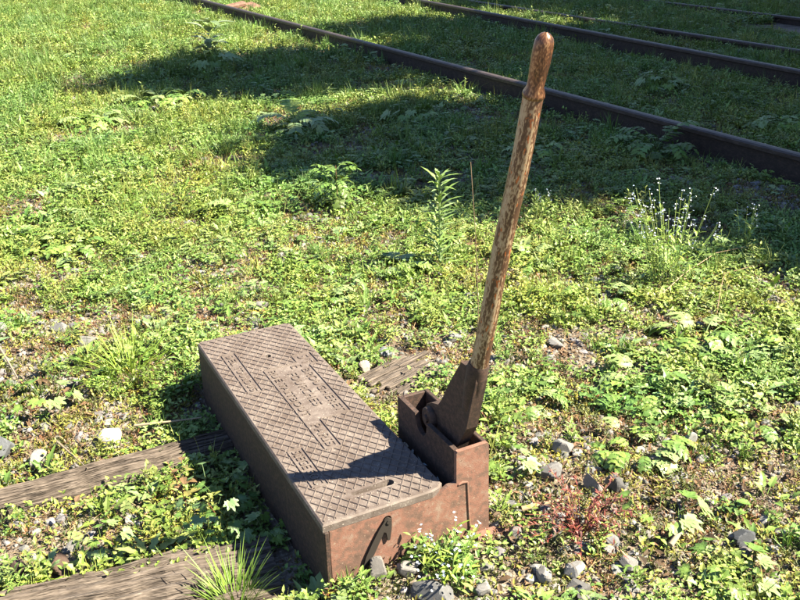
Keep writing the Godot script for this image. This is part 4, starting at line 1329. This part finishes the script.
	upright(t, 0.15, 0.0022, Color(0.22, 0.09, 0.06), M.leaf_red, Vector3(-0.035, 0, -0.02))
	put_leaves(t, "leaf", [mesh_single(0.05, 0.02, Color(0.17, 0.16, 0.05), 0, 0.3), mesh_single(0.045, 0.02, Color(0.16, 0.10, 0.05), 0, 0.3)], 12, 0.03, 0.15, 0.4, 1.2, 0.7, 1.1, M.leaf)
	t = thing("oval_leaf_seedling", "single large bright green oval leaf between the sleepers", "plant", on_ground(-0.585, -0.42))
	put_leaves(t, "leaf", [mesh_single(0.095, 0.040, Color(0.15, 0.24, 0.03), 0, 0.2)], 2, 0.012, 0.016, 1.1, 1.35, 0.9, 1.0, M.leaf_lime)
	# --- red stemmed plant
	t = thing("red_stemmed_plant", "red stemmed plant with fine branches right of the rusty front plate", "plant", on_ground(0.655, 0.13))
	for i in 46:
		var st := new_st()
		var a := rng.randf() * TAU
		var rr := rng.randf_range(0.04, 0.21)
		var e := Vector3(cos(a) * rr, rng.randf_range(0.03, 0.12), sin(a) * rr)
		var m := e * 0.5 + Vector3(0, 0.03, 0)
		stem(st, [Vector3(0, -0.005, 0), m, e], 0.0011, 0.0005, vary(RED), 4)
		for k in 13:
			var f := rng.randf_range(0.3, 1.0)
			var p := Vector3.ZERO.lerp(m, f * 2.0) if f < 0.5 else m.lerp(e, f * 2.0 - 1.0)
			leaf(st, p, around(rng.randf() * TAU, rng.randf_range(0.3, 1.4)), Vector3.UP, rng.randf_range(0.008, 0.022), 0.005, vary(RED if rng.randf() < 0.8 else Color(0.20, 0.14, 0.04), 0.35), 0, 3, 0.2, 0.2)
		part("branch", mesh_of(st), M.leaf_red, t)
	# --- tall pale stalk in the middle
	t = thing("tall_leafy_stalk", "tall pale green leafy stalk standing in the middle of the weeds", "plant", on_ground(1.25, -1.70))
	upright(t, 0.42, 0.007, G3, M.leaf_pale)
	put_leaves(t, "leaf", [mesh_single(0.10, 0.022, G1, 2, 0.05, 0.4), mesh_single(0.08, 0.020, G3, 2, 0.05, 0.3)], 90, 0.01, 0.43, 0.15, 0.8, 0.7, 1.2, M.leaf_pale)
	# --- pale rosette by the rail end
	t = thing("mullein_rosette", "pale grey green plant with big leaves at the upper left", "plant", on_ground(2.15, -8.6))
	put_leaves(t, "leaf", [mesh_single(0.24, 0.085, Color(0.19, 0.25, 0.13), 0, 0.2, 0.6), mesh_single(0.20, 0.075, G3, 0, 0.2, 0.7)], 34, 0.0, 0.45, 0.1, 0.9, 0.8, 1.3, M.leaf_pale)
	# --- dry stalk and twigs
	t = thing("dry_stalk", "thin dry stalk standing behind the lever bar", "stalk", on_ground(0.86, -0.74))
	var ds := new_st()
	stem(ds, [Vector3(0, -0.02, 0), Vector3(0.010, 0.25, 0.0), Vector3(0.002, 0.52, -0.01), Vector3(-0.012, 0.76, -0.02)], 0.0018, 0.0010, Color(0.17, 0.12, 0.08), 5)
	part("stem", mesh_of(ds), M.dry, t)
	var twigs := [
		["long pale dry twig lying right of the flower clump", [Vector3(1.80, 0.03, -0.90), Vector3(2.05, 0.05, -1.02), Vector3(2.35, 0.05, -1.14), Vector3(2.75, 0.03, -1.16)], 0.003],
		["curved dry twig below the long pale one at right", [Vector3(1.93, 0.02, -0.70), Vector3(2.02, 0.07, -0.78), Vector3(2.18, 0.06, -0.92), Vector3(2.42, 0.03, -0.98)], 0.0022],
		["short curved dry twig at the left edge", [Vector3(-0.60, 0.02, -1.80), Vector3(-0.585, 0.035, -1.66), Vector3(-0.56, 0.02, -1.48)], 0.006],
		["dry twig lying beside the large white stone", [Vector3(-0.25, -0.035, -1.05), Vector3(-0.14, -0.02, -0.99), Vector3(-0.05, -0.01, -0.95)], 0.005],
		["thin brown twig pointing to the upper sleeper", [Vector3(-0.49, -0.04, -1.08), Vector3(-0.46, -0.03, -0.96), Vector3(-0.43, -0.02, -0.84)], 0.004],
		["pale wood splinter beside the red stemmed plant", [Vector3(0.56, 0.03, 0.00), Vector3(0.62, 0.04, 0.02), Vector3(0.68, 0.03, 0.02)], 0.008],
		["pale dead stalk at the lower right by the square stone", [Vector3(0.80, 0.03, 0.30), Vector3(0.88, 0.05, 0.27), Vector3(0.95, 0.03, 0.22)], 0.008],
	]
	for w in twigs:
		var st := new_st()
		var rad := []
		var pts: Array = w[1]
		for k in pts.size(): rad.append(lerpf(w[2], w[2] * 0.4, float(k) / (pts.size() - 1)))
		st.set_color(vary(Color(0.24, 0.185, 0.125), 0.2))
		tube(st, pts, rad, 6)
		var o := part(numbered("dry_twig"), mesh_of(st), M.dry, self)
		tag(o, w[0], "twig", "dry twigs on the ground")
	# --- rusty plate lying at the far rail end
	t = thing("rusty_plate", "orange rusty iron plate lying by the rail at the upper left", "scrap", Vector3(3.95, 0.03, -13.3))
	t.rotation = Vector3(0.25, 0.4, 0.1)
	var ps := new_st()
	bevel_box(ps, Vector3(-0.35, -0.05, -0.12), Vector3(0.35, 0.06, 0.12), 0.02)
	bevel_box(ps, Vector3(-0.30, 0.0605, -0.05), Vector3(0.10, 0.14, 0.05), 0.02)
	part("plate", mesh_of(ps), M.rust, t)
